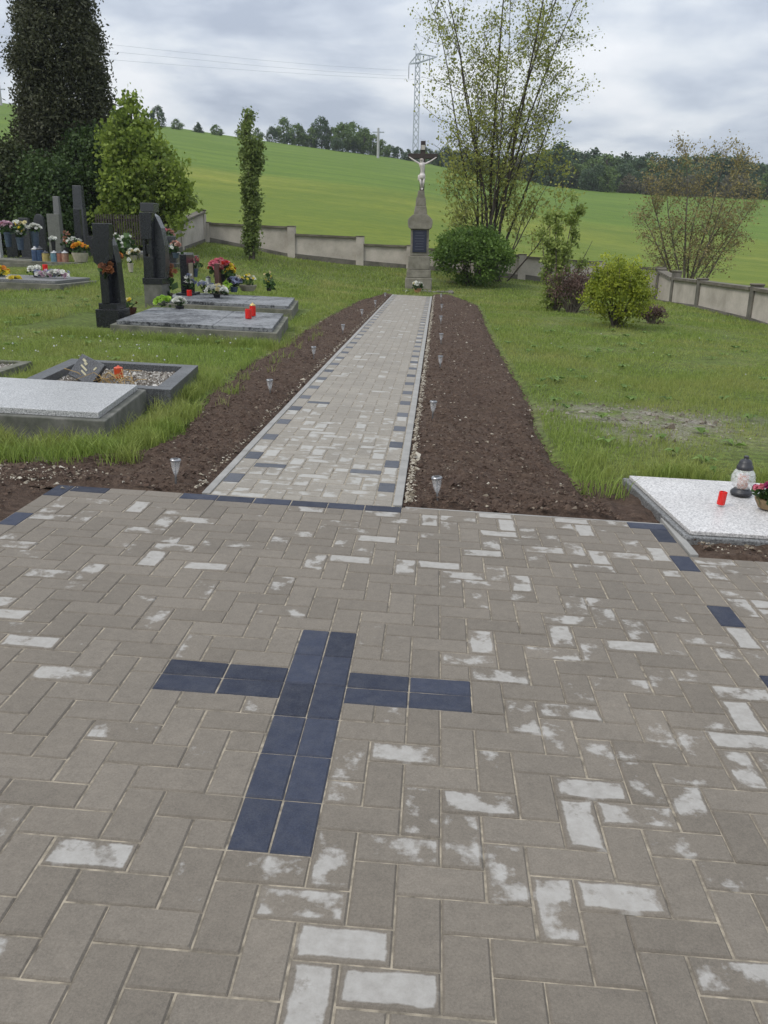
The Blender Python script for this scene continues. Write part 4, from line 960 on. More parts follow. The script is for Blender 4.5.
def candle(p, r, h, label, m=M_REDC, lid=None, tilt=(0, 0), group=None, ribs=True):
    E_ = empty('grave_candle', p, (tilt[0], tilt[1], random.uniform(0, 3)), label=label, cat='candle', group=group)
    n = 20; mb = MB(); rings = []
    prof = [(.93, 0), (1, .05), (1, .93), (.96, 1.), (.86, 1.), (.86, .9)]
    for rr, z in prof:
        rings.append([mb.bm.verts.new((r*rr*(1+(.045 if (q % 2 and ribs) else 0))*math.cos(6.2832*q/n), r*rr*(1+(.045 if (q % 2 and ribs) else 0))*math.sin(6.2832*q/n), h*z)) for q in range(n)])
    for a, b in zip(rings, rings[1:]):
        for q in range(n): mb.bm.faces.new((a[q], a[(q+1) % n], b[(q+1) % n], b[q]))
    mb.bm.faces.new(rings[0][::-1]); mb.bm.faces.new(rings[-1]); mb.build('cup', m, E_)
    if lid: MB().lathe([(r*1.05, h), (r*1.05, h*1.06), (r*.8, h*1.14), (r*.3, h*1.2), (r*.28, h*1.28), (r*.1, h*1.3)], n=16).build('lid', lid, E_, smooth=True)
    else: MB().lathe([(.002, h*.9), (.002, h*1.04)], n=6).build('wick', M_DKP, E_)
    return E_
def onslab(px, py, h): X, Y = gp(px, py, h); return PL(X, Y, h)
# right slab
candle(onslab(720.5, 504.5, .067), .0215, .075, 'open red grave candle standing on the whitish slab', tilt=(0, .10))
lp = onslab(741, 494, .067)
M_GLASS, _nt, _b, _o = nodes('engraved_glass'); _b.inputs['Base Color'].default_value = (.80, .82, .82, 1); _b.inputs['Roughness'].default_value = .18; _b.inputs['Alpha'].default_value = .40; _b.inputs['Specular IOR Level'].default_value = .9
_n = NB(_nt); _f = _n.noise(_n.obj(), 60., 3, .7); _n.l(_n.m('MULTIPLY_ADD', _f, 1.3, -.38, clamp=True), _b.inputs['Alpha']); _n.bump(_f, _b, .4, .004)
LN = empty('glass_lantern', lp, label='round glass grave lantern with a black lid on the whitish slab', cat='lantern')
MB().lathe([(.060, 0), (.062, .012), (.056, .022), (.046, .030), (.044, .036)], n=28).build('foot', M_DKP, LN, smooth=True)
MB().lathe([(.040, .034), (.056, .05), (.068, .08), (.068, .105), (.058, .135), (.042, .152), (.040, .152), (.055, .133), (.064, .104), (.064, .082), (.053, .053), (.038, .037)], n=28, cap=False).build('globe', M_GLASS, LN, smooth=True)
MB().lathe([(.028, .035), (.030, .04), (.030, .115), (.026, .12), (.004, .12)], n=16).build('candle', M_WAX, LN, smooth=True)
MB().lathe([(.046, .150), (.047, .158), (.043, .172), (.039, .176), (.036, .192), (.028, .205), (.014, .211), (.013, .219), (.016, .224), (.010, .230)], n=24).build('lid', M_DKP, LN, smooth=True)
bouquet(onslab(768, 508, .067), 'magenta and pink flowers in a tan bowl cut by the right edge', ['magenta', 'pink', 'palepink', 'magenta'], .18, .09, M_POTT2, .15, .055, n=22, blossom=.020, potshape='bowl')
# candles on the lichen slab
a = onslab(248.5, 318.5, .215); candle(a, .045, .135, 'front one of the two red candles on the lichen spotted slab'); 
a = onslab(252.8, 316, .215); candle(a, .045, .15, 'rear one of the two red candles, gold lidded, on the lichen slab', lid=M_GOLD)
# G2: plate, candle, dried stalks
pa = onslab(80, 381, .10)
PLT = empty('memorial_plate', pa, (R_(-38), R_(14), R_(-30)), label='tilted dark memorial plate with worn gold ornaments on the gravel grave', cat='plaque')
MB().box((0, 0, .11), (.30, .035, .22), bev=.004).build('plate', G_DARK, PLT)
MG_ = mat('worn_gold', (.42, .38, .24), .5, .4, 30., 0)
for (x, z, w_, h_) in ((-.075, .175, .05, .02), (-.04, .155, .04, .024), (-.03, .115, .10, .016), (.0, .075, .08, .016), (.085, .15, .02, .035)): MB().box((x, -.0195, z), (w_, .004, h_), bev=.0015, rot=Matrix.Rotation(.25, 3, 'Y')).build('ornament', MG_, PLT)
MB().box((0, .07, .07), (.24, .03, .16), rot=Matrix.Rotation(R_(30), 3, 'X')).build('support', G_DARK, PLT)
pc_ = onslab(119, 378, .10); CD = candle(pc_, .038, .085, 'orange red candle with a pointed lid on the gravel grave', M_ORC, lid=M_ORC, tilt=(0, .0))
st = empty('dried_stalks', onslab(112, 384, .09), label='straw coloured dried stalks beside the orange candle', cat='dried plant'); mb = MB()
for _ in range(26):
    a = random.uniform(0, 6.28); l = random.uniform(.08, .34); x, y = random.uniform(-.18, .22), random.uniform(-.1, .1); mb.tube([(x, y, 0), (x+math.cos(a)*l*.5, y+math.sin(a)*l*.3, l*.35), (x+math.cos(a)*l, y+math.sin(a)*l*.6, l*random.uniform(.1, .6))], .003, 4)
mb.build('stalks', mat('straw', (.46, .30, .11), .8, .4, 12., 0), st)
# flowers round the middle graves
def fo(px, py, Y, *a, **k2):
    p = at(px, py, Y); return bouquet(p, *a, **k2)
K = lambda Y: (Y-CAM[1])/FPX
fo(128.5, 316, 11.6, 'brown bowl with yellow and dried flowers in front of the stepped black headstone', ['yellow', 'cream', 'rust'], .26, .16, M_POTB, .26, .13, n=10, blossom=.035, potshape='bowl')
fo(106, 278, 10.7, 'dried rust coloured sprig leaning on the stepped black headstone', ['rust'], .24, .22, None, 0, 0, n=14, blossom=.05, shape='tall', leaves=.3)
candle(at(119.5, 318, 11.3), .035, .10, 'small clear grave candle beside the brown flower bowl', mat('cloudy_glass', (.5, .52, .55), .3, .2, 20., 0))
fo(164, 306, 12.2, 'bright lime green leaves beside the white flower pot', ['lime'], .26, .14, None, 0, 0, n=26, blossom=.05, leaves=.2)
fo(180, 312, 12.0, 'white flowers in a dark pot on the lichen spotted slab', ['white'], .24, .13, M_POTD, .15, .10, n=26, blossom=.042, leaves=.4)
fo(217, 298, 14.6, 'big white flower posy on the second dark slab', ['white', 'white', 'cream'], .40, .17, M_POTD, .15, .07, n=44, blossom=.05, leaves=.5)
fo(166, 300, 14.0, 'dried rust and salmon flowers in a brown pot by the light plinth', ['rust', 'salmon', 'rust'], .30, .50, M_POTB, .28, .12, n=30, blossom=.06, shape='tall', leaves=.4)
fo(190, 293, 14.8, 'white blossoms sticking up at the small black headstone', ['white', 'blue'], .22, .30, M_POTD, .1, .05, n=12, blossom=.045, shape='tall')
candle(at(189.5, 296, 14.6), .045, .11, 'dark red candle at the foot of the small black headstone')
fo(195, 277, 15.4, 'pink carnations behind the small black headstone', ['pink', 'salmon', 'pink'], .28, .24, M_VASE, .14, .16, n=20, blossom=.055)
fo(222, 287, 15.9, 'large bouquet of deep pink flowers on the second slab', ['pink', 'pink', 'red', 'salmon'], .50, .30, M_POTD, .2, .25, n=42, blossom=.062)
fo(231, 284, 15.8, 'yellow flowers right of the deep pink bouquet', ['yellow'], .18, .30, M_POTD, .12, .10, n=18, blossom=.045, shape='tall')
fo(226, 297, 15.4, 'lime green leaves under the deep pink bouquet', ['lime'], .2, .24, M_POTD, .1, .05, n=14, blossom=.05, shape='tall', leaves=.2)
fo(205, 292, 15.5, 'pale lilac flowers behind the white posy', ['blue', 'white'], .34, .14, M_POTD, .12, .05, n=18, blossom=.05, leaves=.4)
fo(234, 292, 15.6, 'dark purple flowers in a vase right of the white posy', ['purple', 'blue'], .30, .18, M_VASE, .18, .10, n=22, blossom=.05)
fo(238, 286, 16.4, 'small cream flowers behind the dark purple ones', ['white', 'cream'], .22, .12, M_POTD, .12, .08, n=12, blossom=.045)
fo(248, 291, 16.2, 'planter of cream and yellow flowers at the rear slab edge', ['cream', 'yellow', 'white'], .34, .22, M_POTW, .36, .12, n=18, blossom=.035, potshape='bowl')
fo(269, 291, 16.2, 'tall thin yellow sprigs at the far end of the rear slab', ['yellow', 'cream'], .28, .34, M_POTD, .12, .05, n=10, blossom=.03, shape='tall')
candle(at(208.5, 285, 16.0), .05, .14, 'clear candle jar between the pink bouquets', mat('milky_glass', (.45, .50, .48), .2, .2, 20., 0), lid=M_DKP)
# farther rows
fo(9, 247, 20.2, 'pale pink bouquet far left in front of a black stone', ['palepink', 'palepink', 'pink'], .32, .30, M_VASE, .2, .35, n=26, blossom=.06)
fo(21, 250, 20.1, 'yellow and white flowers in a dark vase right of the pale pink ones', ['yellow', 'white', 'cream'], .30, .42, M_VASE, .2, .30, n=26, blossom=.055, shape='tall')
fo(36, 249, 20.3, 'white bouquet above two blue lanterns', ['white'], .32, .22, M_VASE, .22, .42, n=28, blossom=.06)
fo(81, 262, 19.9, 'orange flowers in a wide pale planter', ['orange', 'orange', 'yellow'], .42, .26, M_POTW, .40, .22, n=46, blossom=.055, potshape='bowl')
fo(75, 254, 20.6, 'white blossoms behind the orange flowers', ['white'], .35, .18, M_POTD, .16, .25, n=12, blossom=.05)
fo(2, 283, 15.6, 'yellow daisies in a brown bowl at the left edge', ['yellow', 'yellow', 'orange'], .26, .22, M_POTB, .26, .10, n=14, blossom=.075, potshape='bowl')
fo(14.5, 284.5, 15.0, 'yellow daisies lying on the low grey grave slab', ['yellow', 'cream'], .26, .13, None, 0, 0, n=9, blossom=.07)
fo(52, 277, 15.8, 'white and lilac cloth flowers spread over the low grey grave', ['white', 'palepink', 'blue'], .62, .12, None, 0, 0, n=44, blossom=.06, shape='row', leaves=.5)
fo(36, 277, 15.9, 'white flowers with dark leaves on the low grey grave', ['white'], .28, .16, M_POTD, .12, .05, n=18, blossom=.055)
candle(at(45.5, 271, 16.0), .05, .13, 'red candle among the white cloth flowers')
for i, (px, c, lb) in enumerate(((36, (.05, .08, .16), 'dark blue lantern under the white bouquet'), (41, (.03, .06, .13), 'second dark blue lantern right of the first under the white bouquet'), (55, (.12, .22, .28), 'pale blue grave lantern on the concrete platform'), (61, (.30, .12, .08), 'reddish grave lantern right of the pale blue one'), (65.5, (.35, .2, .14), 'rusty orange lantern beside the reddish one'), (46, (.42, .33, .12), 'yellowish grave lantern between the blue ones'))):
    candle(at(px, 262.5, 19.9), .085, (.30 if i < 2 else .22), lb, mat('lantern_glass_%s' % lb.split()[0]+str(i), c, .25, .3, 12., 0), lid=M_DKP if i % 2 else mat('silver_lid', (.4, .4, .4), .4, .2, 20., 0, metal=.5))
fo(67, 252, 20.9, 'dried red brown stems behind the rusty lanterns', ['rust', 'salmon'], .36, .42, M_POTD, .16, .1, n=16, blossom=.045, shape='tall')
fo(54, 251, 20.6, 'white flowers on top of the pale blue lantern group', ['white'], .16, .12, M_POTD, .12, .25, n=10, blossom=.05)
fo(123, 259, 20.6, 'tall white lilies with green leaves between the black headstones', ['white'], .75, .55, M_POTD, .2, .06, n=26, blossom=.055, shape='tall', leaves=3)
fo(134, 262, 20.2, 'white flowers low in front of the tall lilies', ['white', 'cream'], .32, .16, M_POTW, .18, .16, n=20, blossom=.055)
fo(118.5, 268, 19.6, 'orange rose posy beside the stepped black headstone', ['orange', 'rust'], .22, .28, M_POTD, .14, .1, n=14, blossom=.06)
fo(131, 272, 18.6, 'white candle shaped posy on the light slab', ['white'], .14, .12, M_POTW, .14, .2, n=8, blossom=.045)
fo(168, 247, 20.6, 'salmon and pink flowers right of the tall dark headstone', ['salmon', 'pink', 'salmon'], .32, .26, M_VASE, .18, .2, n=22, blossom=.06)
fo(163, 258, 19.8, 'blue and white flowers right of the tall dark headstone', ['blue', 'white', 'blue'], .40, .36, M_VASE, .2, .12, n=30, blossom=.055, shape='tall')
fo(176, 258, 19.7, 'white flowers beside the small black headstone', ['white', 'salmon'], .26, .3, M_VASE, .18, .12, n=18, blossom=.055)
fo(417.5, 297.5, 24.0, 'white flowers in a terracotta pot at the foot of the crucifix', ['white', 'white', 'cream'], .34, .22, M_POTT, .22, .26, n=24, blossom=.045, leaves=1.4)
candle(at(406.5, 295.5, 24.3), .045, .16, 'white candle left of the terracotta flower pot', mat('white_candle', (.7, .7, .66), .5, .2, 20., 0))

# ================================================================== TREES AND SHRUBS
def barkmat(nm, c, c2): return mat(nm, c, .95, .5, 7., .7, .012, col2=c2)
BARK = barkmat('grey_bark', (.135, .115, .095), (.055, .045, .036)); BARK2 = barkmat('dark_bark', (.07, .055, .042), (.03, .024, .02)); BARK3 = barkmat('reddish_twigs', (.17, .145, .115), (.09, .075, .06))
def tubes(name, lines, m, parent, sides=5):
    V = []; F = []
    for pts, r in lines:
        pts = np.asarray(pts, float); n = len(pts); t = np.gradient(pts, axis=0); t /= np.linalg.norm(t, axis=1)[:, None]+1e-9
        ref = np.array([1., .3, .1]); a = np.cross(t, ref); a /= np.linalg.norm(a, axis=1)[:, None]+1e-9; b = np.cross(t, a)
        r = np.linspace(r[0], r[1], n); th = np.arange(sides)*2*math.pi/sides
        ring = pts[:, None]+(a[:, None]*np.cos(th)[None, :, None]+b[:, None]*np.sin(th)[None, :, None])*r[:, None, None]
        k = sum(len(v) for v in V); V.append(ring.reshape(-1, 3))
        i, q = np.meshgrid(np.arange(n-1), np.arange(sides)); i = i.ravel(); q = q.ravel(); q2 = (q+1) % sides
        F.append(np.c_[k+i*sides+q, k+i*sides+q2, k+(i+1)*sides+q2, k+(i+1)*sides+q])
    return fast(name, np.concatenate(V), np.concatenate(F), m, parent, smooth=True)
def line(p0, d, L, n=6, wig=.1, up=.0):
    p = [np.array(p0, float)]; d = np.array(d, float); d /= np.linalg.norm(d)
    for _ in range(n):
        d = d+rng.normal(0, wig, 3)+np.array([0, 0, up]); d /= np.linalg.norm(d); p.append(p[-1]+d*L/n)
    return np.array(p)
def stemtree(name, loc, stems, br, tw, leafs, m_leaf, m_bark, label, cat='tree', group=None, seed=1, leafsize=.08, lclu=(5, .12), minh=.15, aspect=.45, rndf=None):
    """stems: list of (dir, length, r0, wig); br=(count, len0, len1, r, up); tw=(count, len, r)"""
    global rng
    keep = rng; rng = np.random.default_rng(seed); T = empty(name, loc, label=label, cat=cat, group=group); lines = []; tips = []; tw_lines = []
    for (p0, d, L, r0, wig, up) in stems:
        s = line(p0, d, L, 12, wig, up); lines.append((s, (r0, r0*.15)))
        for b in range(br[0]):
            t = minh+(1-minh)*rng.random()**.9; i = t*12; i0 = int(min(i, 11)); base = s[i0]+(s[i0+1]-s[i0])*(i-i0); dd = s[i0+1]-s[i0]; dd /= np.linalg.norm(dd)
            o = rng.normal(0, 1, 3); o -= o@dd*dd; o /= np.linalg.norm(o); bl = (br[1]*(1-t)+br[2]*t)*rng.uniform(.6, 1.2)
            bb = line(base, dd*br[4]+o, bl, 6, .12, .04); lines.append((bb, (br[3]*(1-.6*t), .004)))
            for q in range(tw[0]):
                u = rng.uniform(.25, 1); j0 = int(min(u*6, 5)); pb = bb[j0]+(bb[j0+1]-bb[j0])*(u*6-j0); d2 = bb[j0+1]-bb[j0]; d2 /= np.linalg.norm(d2); o2 = rng.normal(0, 1, 3); tl = line(pb, d2+o2*.7, tw[1]*rng.uniform(.5, 1.3), 3, .15, .05); tw_lines.append((tl, (tw[2], .002))); tips += [tl[-1], tl[2], tl[1]]
            tips.append(bb[-1])
    tubes('trunk', lines, m_bark, T, 6)
    if tw_lines: tubes('twigs', tw_lines, m_bark, T, 3)
    tips = np.array(tips); keepn = rng.random(len(tips)) < leafs; tips = tips[keepn]
    C_ = np.repeat(tips, lclu[0], 0)+rng.normal(0, lclu[1], (len(tips)*lclu[0], 3))
    cl = np.repeat(rng.random(len(tips)), lclu[0]); rn = .6*cl+.4*rng.random(len(C_))
    if rndf is not None: rn = rndf(C_, rn)
    leaves_mesh('crown', C_, leafsize, m_leaf, T, up=-.2, aspect=aspect, rnd=rn); rng = keep
    return T
def bush(name, loc, rx, ry, hh, n, size, m_leaf, m_bark, label, seed=1, clumps=60, cr=.16, z0=.0, cat='shrub', shape=1.0, aspect=.5, fill=.55, stems=10, spikes=0, noise_amp=.25):
    """leaf clumps spread through an uneven egg shaped volume, on stems"""
    global rng
    keep = rng; rng = np.random.default_rng(seed); T = empty(name, loc, label=label, cat=cat)
    C_ = []; lines = []
    for c in range(clumps):
        v = rng.normal(0, 1, 3); v /= np.linalg.norm(v); v[2] = abs(v[2])*1.0 if rng.random() < .75 else v[2]; rad = rng.uniform(fill, 1.0)**.6
        nz = 1+noise_amp*mnoise.noise(Vector((v[0]*2+seed, v[1]*2, v[2]*2))); p = np.array([v[0]*rx, v[1]*ry, v[2]*hh*.5])*rad*nz; p[2] += hh*.5+z0; C_.append(p)
    C_ = np.array(C_); C_[:, 2] = np.maximum(C_[:, 2], .05)
    for _ in range(stems):
        q = C_[rng.integers(len(C_))]; lines.append((np.array([q*0+np.array([rng.normal(0, rx*.08), rng.normal(0, ry*.08), -.1]), q*.45+np.array([0, 0, q[2]*.1]), q]), (.02*max(1, hh/2), .005)))
    for _ in range(spikes):
        a = rng.normal(0, .35, 2); b = np.array([a[0]*rx, a[1]*ry, hh*.7]); e = b+np.array([a[0]*rx*.5, 0, hh*rng.uniform(.25, .5)]); lines.append((np.array([b, (b+e)/2, e]), (.01, .004))); C_ = np.r_[C_, [b*.3+e*.7, e, b*.6+e*.4]]
    tubes('trunk', lines, m_bark, T, 5)
    k_ = max(1, n//len(C_)); P_ = np.repeat(C_, k_, 0)+rng.normal(0, 1, (len(C_)*k_, 3))*np.array([cr, cr, cr*.8]); P_[:, 2] = np.maximum(P_[:, 2], .02)
    rn = .65*np.repeat(rng.random(len(C_)), k_)+.35*rng.random(len(P_)); leaves_mesh('crown', P_, size, m_leaf, T, up=.1, aspect=aspect, rnd=rn); rng = keep
    return T
def base(px, py, Y):
    p = at(px, py, Y); return (p[0], Y, H1(p[0], Y)-.02)
LF = {'spring': leafmat('spring_leaves', (.17, .20, .045), (.42, .43, .12), .45), 'dark': leafmat('dark_green_leaves', (.022, .045, .013), (.085, .135, .036), .25), 'mid': leafmat('mid_green_leaves', (.04, .075, .015), (.15, .20, .035), .35),
      'conifer': leafmat('dark_conifer_foliage', (.045, .052, .026), (.095, .098, .05), .2), 'yellowgreen': leafmat('yellow_green_leaves', (.13, .18, .02), (.42, .46, .055), .4), 'lindenleaf': leafmat('fresh_leaves', (.05, .095, .016), (.36, .45, .085), .45),
      'copper': leafmat('copper_leaves', (.17, .15, .06), (.40, .33, .15), .35), 'purple': leafmat('purple_leaves', (.06, .04, .035), (.22, .14, .11), .3), 'column': leafmat('column_tree_leaves', (.08, .12, .03), (.25, .31, .09), .35),
      'deep': leafmat('deep_green_leaves', (.055, .11, .02), (.19, .29, .06), .4), 'blossom': leafmat('bird_cherry_leaves', (.14, .20, .04), (.36, .42, .12), .4)}
# the tall many stemmed tree right of the crucifix
bx = base(486, 270, 29.3); st = []
r0 = np.random.default_rng(11)
for i, (dx, L) in enumerate(((-.20, 8.0), (-.13, 9.8), (-.07, 11.2), (.0, 11.6), (.06, 11.4), (.12, 10.6), (.18, 9.6), (.25, 8.0), (-.15, 6.4), (-.10, 9.6), (.10, 9.8), (.03, 8.8), (.21, 6.6), (.0, 7.6))):
    st.append(((r0.normal(0, .16)+dx*.5, r0.normal(0, .14), -.1), (dx, r0.normal(0, .09), 1.0), L, r0.uniform(.035, .07), .055, .018))
stemtree('multi_stemmed_tree', bx, st, (22, 2.0, .75, .015, .80), (8, .5, .004), .46, LF['spring'], BARK2, 'tall many stemmed tree with sparse spring leaves right of the crucifix', seed=3, leafsize=.075, lclu=(5, .15), minh=.26)
# its leafy undergrowth
st = [((r0.normal(0, .55), r0.normal(0, .3), 0), (dx*1.25, r0.normal(0, .2), 1), L, .03, .06, .0) for dx, L in ((-.5, 3.0), (-.36, 3.9), (-.2, 3.4), (.2, 3.6), (.36, 4.4), (.5, 3.8), (.6, 3.7), (-.45, 4.0), (.40, 4.7))]
stemtree('undergrowth_saplings', base(488, 274, 29.0), st, (13, .8, .6, .012, .8), (4, .35, .004), .38, LF['spring'], BARK2, 'leafy yellow green saplings crowding the foot of the tall tree', cat='shrub', seed=8, leafsize=.095, lclu=(4, .12), minh=.25)
bush('round_shrub', base(472, 284, 27.6), 1.22, 1.0, 1.72, 26000, .07, LF['deep'], BARK2, 'dense dark green round shrub right of the crucifix', seed=5, clumps=420, cr=.13, fill=.6)
# slender column tree
st = [((r0.normal(0, .06), r0.normal(0, .06), -.1), (r0.normal(0, .035)-.01, r0.normal(0, .03), 1), L, .035, .02, .02) for L in (4.5, 4.1, 3.7, 4.3, 3.2, 2.6)]
stemtree('columnar_tree', base(253, 259, 27.0), st, (26, .30, .20, .010, 1.5), (4, .17, .004), .95, LF['column'], BARK, 'slender upright young tree in front of the back wall', seed=21, leafsize=.085, lclu=(5, .075), minh=.04)
# leafy bright tree and dark conifer on the left
def bigcrown(name, loc, prof, n_cl, per, cr, size, m_leaf, m_bark, label, seed, flat=1.0, trunk=.16, rn_top=0., cat='tree', limb=40, aspect=.5, amp=.22):
    """prof: radius by height; clumps fill the outer half of the crown"""
    global rng
    keep = rng; rng = np.random.default_rng(seed); T = empty(name, loc, label=label, cat=cat)
    hs = np.array([p[0] for p in prof]); rs = np.array([p[1] for p in prof]); z = rng.uniform(hs[0], hs[-1], n_cl*3); r = np.interp(z, hs, rs); acc = rng.random(n_cl*3) < (r/rs.max())**1.0; z, r = z[acc][:n_cl], r[acc][:n_cl]
    th = rng.uniform(0, 6.283, len(z)); u = rng.uniform(.25, 1.0, len(z))**.45
    nz = np.array([1+amp*mnoise.noise(Vector((math.cos(a)*1.4+seed, math.sin(a)*1.4, h*.9)))*1.6+amp*.5*mnoise.noise(Vector((math.cos(a)*4+seed, math.sin(a)*4, h*2.6))) for a, h in zip(th, z)])
    C_ = np.stack([np.cos(th)*r*u*nz, np.sin(th)*r*u*nz*flat, z], -1)
    lines = [(np.array([(0, 0, -.2), (0.03, 0, hs[-1]*.35), (-.03, .02, hs[-1]*.7), (0, 0, hs[-1]*.96)]), (trunk, .02))]
    for i in rng.choice(len(C_), min(limb, len(C_)), replace=False):
        q = C_[i]; zz = max(.3, q[2]-np.hypot(q[0], q[1])*.6); lines.append((np.array([(0, 0, zz), q*np.array([.5, .5, 0])+np.array([0, 0, (zz+q[2])/2]), q]), (.03*trunk/.16, .006)))
    tubes('trunk', lines, m_bark, T, 6)
    P_ = np.repeat(C_, per, 0)+rng.normal(0, cr, (len(C_)*per, 3)); rn = .6*np.repeat(rng.random(len(C_)), per)+.4*rng.random(len(P_)); leaves_mesh('crown', P_, size, m_leaf, T, up=.0, aspect=aspect, rnd=rn); rng = keep
    return T
cb = base(76, 262, 29.5)
bigcrown('dark_conifer', cb, [(0.2, 1.0), (1.2, 1.3), (3, 1.48), (5, 1.52), (6.3, 1.42), (7.4, 1.22), (8.4, .95), (9.3, .7), (10., .2)], 3600, 34, .14, .125, LF['conifer'], BARK2, 'huge dark brownish conifer column at the upper left', 31, aspect=.22, amp=.20, trunk=.25)
bigcrown('leafy_tree', base(141, 262, 26.6), [(0.4, 1.0), (1.1, 1.35), (1.9, 1.35), (2.6, 1.15), (3.2, 1.0), (3.7, .72), (4.2, .42), (4.7, .1)], 520, 36, .13, .12, LF['lindenleaf'], BARK, 'bright green leafy tree beside the dark conifer', 32, amp=.55)
bigcrown('dark_shrub', base(96, 262, 28.0), [(0.2, 1.0), (1.3, 1.6), (2.4, 1.4), (3.3, .9), (3.9, .3)], 420, 40, .15, .10, LF['dark'], BARK2, 'dark green shrub between the conifer and the leafy tree', 33, cat='shrub')
bigcrown('dark_shrub', base(14, 262, 26.5), [(0.2, 1.2), (1.2, 1.6), (2.2, 1.35), (3.0, .8), (3.4, .3)], 460, 44, .16, .10, leafmat('olive_dark_leaves', (.022, .035, .012), (.085, .10, .035), .2), BARK2, 'olive dark shrub behind the headstones at the left edge', 34, cat='shrub')
bigcrown('dark_shrub', base(52, 262, 26.2), [(0.2, 1.1), (1.0, 1.35), (2.0, 1.15), (2.7, .6), (3.0, .2)], 380, 44, .15, .09, LF['dark'], BARK2, 'dense dark shrub directly below the conifer', 35, cat='shrub')
bigcrown('dark_shrub', base(-60, 262, 25.5), [(0.2, 1.4), (1.6, 2.0), (3.2, 1.6), (4.6, .9), (5.2, .3)], 460, 40, .18, .11, LF['dark'], BARK2, 'dark shrub outside the left edge of the photo', 36, cat='shrub')
# right hand shrubs
bush('yellow_green_shrub', base(615, 336, 15.6), .62, .55, 1.12, 15000, .045, LF['yellowgreen'], BARK, 'round yellow green shrub on the right hand lawn', seed=41, clumps=260, cr=.065, fill=.45, stems=26, spikes=12, z0=.06, aspect=.4)
st = [((r0.normal(0, .07), r0.normal(0, .06), -.1), (dx, r0.normal(0, .08), 1), L, .025, .03, .02) for dx, L in ((-.12, 2.3), (-.04, 2.5), (.03, 2.7), (.10, 2.6), (.0, 2.2), (-.18, 1.7), (.62, 1.9), (.2, 1.6), (-.08, 1.9))]
stemtree('young_fruit_tree', base(553, 306, 19.4), st, (10, .18, .12, .008, 1.6), (3, .12, .003), .95, LF['blossom'], BARK, 'narrow upright young tree left of the yellow green shrub', seed=42, leafsize=.065, lclu=(6, .05), minh=.06)
bush('purple_shrub', base(572, 313, 19.0), .55, .45, .85, 3600, .04, LF['purple'], BARK3, 'purple brown shrub behind the yellow green one', seed=43, clumps=110, cr=.08, fill=.3, stems=60, spikes=14)
bush('small_purple_shrub', base(650, 327, 17.0), .26, .22, .42, 1800, .035, LF['purple'], BARK3, 'small purple brown shrub right of the yellow green one', seed=44, clumps=40, cr=.05, fill=.3, stems=20)
# copper tinted tree outside the side wall
bx = base(686, 285, 33.5); bx = (bx[0], bx[1], bx[2]-.1); st = []
for dx, L in ((-.45, 4.6), (-.26, 5.0), (-.12, 5.4), (.06, 5.6), (.2, 5.4), (.34, 5.0), (.48, 4.4), (.0, 5.1), (.6, 3.6), (-.6, 3.6)):
    st.append(((r0.normal(0, .12)+dx*.3, r0.normal(0, .1), -.1), (dx, r0.normal(0, .2), 1.0), L, r0.uniform(.035, .06), .06, .01))
stemtree('copper_leaved_tree', bx, st, (24, 1.2, .55, .012, 1.0), (7, .4, .004), .40, LF['copper'], BARK3, 'nearly bare copper tinted tree beyond the side wall', seed=52, leafsize=.07, lclu=(5, .12), minh=.12)

# ---- skyline trees, far off
FARL = leafmat('far_green_leaves', (.055, .10, .03), (.17, .24, .07), .25); FARD = leafmat('far_dark_leaves', (.035, .065, .032), (.09, .14, .06), .15); FARB = leafmat('far_brown_green_leaves', (.08, .08, .05), (.17, .155, .09), .2)
protos = []
for i, (m_, prof, sz) in enumerate(((FARL, [(.12, .25), (.35, .42), (.6, .40), (.85, .25), (1., .05)], 1), (FARD, [(.05, .30), (.3, .27), (.6, .17), (.85, .08), (1., .01)], 1), (FARL, [(.15, .18), (.4, .32), (.7, .28), (.9, .15), (1., .03)], 1), (FARB, [(.08, .3), (.35, .40), (.65, .36), (.9, .18), (1., .04)], 1), (FARD, [(.08, .3), (.35, .38), (.65, .33), (.9, .18), (1., .04)], 1))):
    t = bigcrown('far_tree', (0, 0, 0), prof, 150, 16, .035, .05, m_, BARK2, 'x', 60+i, trunk=.02, limb=10, amp=.35); protos.append(t)
used = set()
def far_tree(px, pyt, Y, kind, wsc, label, group, pyb=None):
    p = at(px, 150, Y); x = p[0]; z = H1(x, Y)-.5; top = at(px, pyt, Y)[2]; h = max(2.5, top-z)
    o = protos[kind]
    if kind in used: o = copy_tree(o)
    else: used.add(kind)
    o.location = (x, Y, z); o.scale = (h*wsc, h*wsc, h); o.rotation_euler = (0, 0, random.uniform(0, 6)); o['label'] = label; o['group'] = group; o['category'] = 'tree'
    return o
for px, pyt, kd, ws, lb in ((178, 121, 0, 1.3, 'small round green tree, leftmost on the bare part of the skyline'), (199, 123, 1, 1.5, 'tiny dark spruce on the skyline between two round trees'), (217, 126, 0, 1.4, 'small round green tree just left of the slender upright tree, on the skyline'), (160, 106, 4, .9, 'dark round tree on the skyline behind the leafy tree'), (244, 124, 0, 1.1, 'green tree on the skyline directly behind the slender upright tree top'), (36, 96, 0, 1., 'bushy green tree on the skyline behind the conifer')):
    far_tree(px, pyt, 196, kd, ws, lb, 'single trees on the left skyline')
KIND0 = {0: 'light green round tree', 1: 'dark narrow spruce', 2: 'light green tall tree', 4: 'dark round tree'}
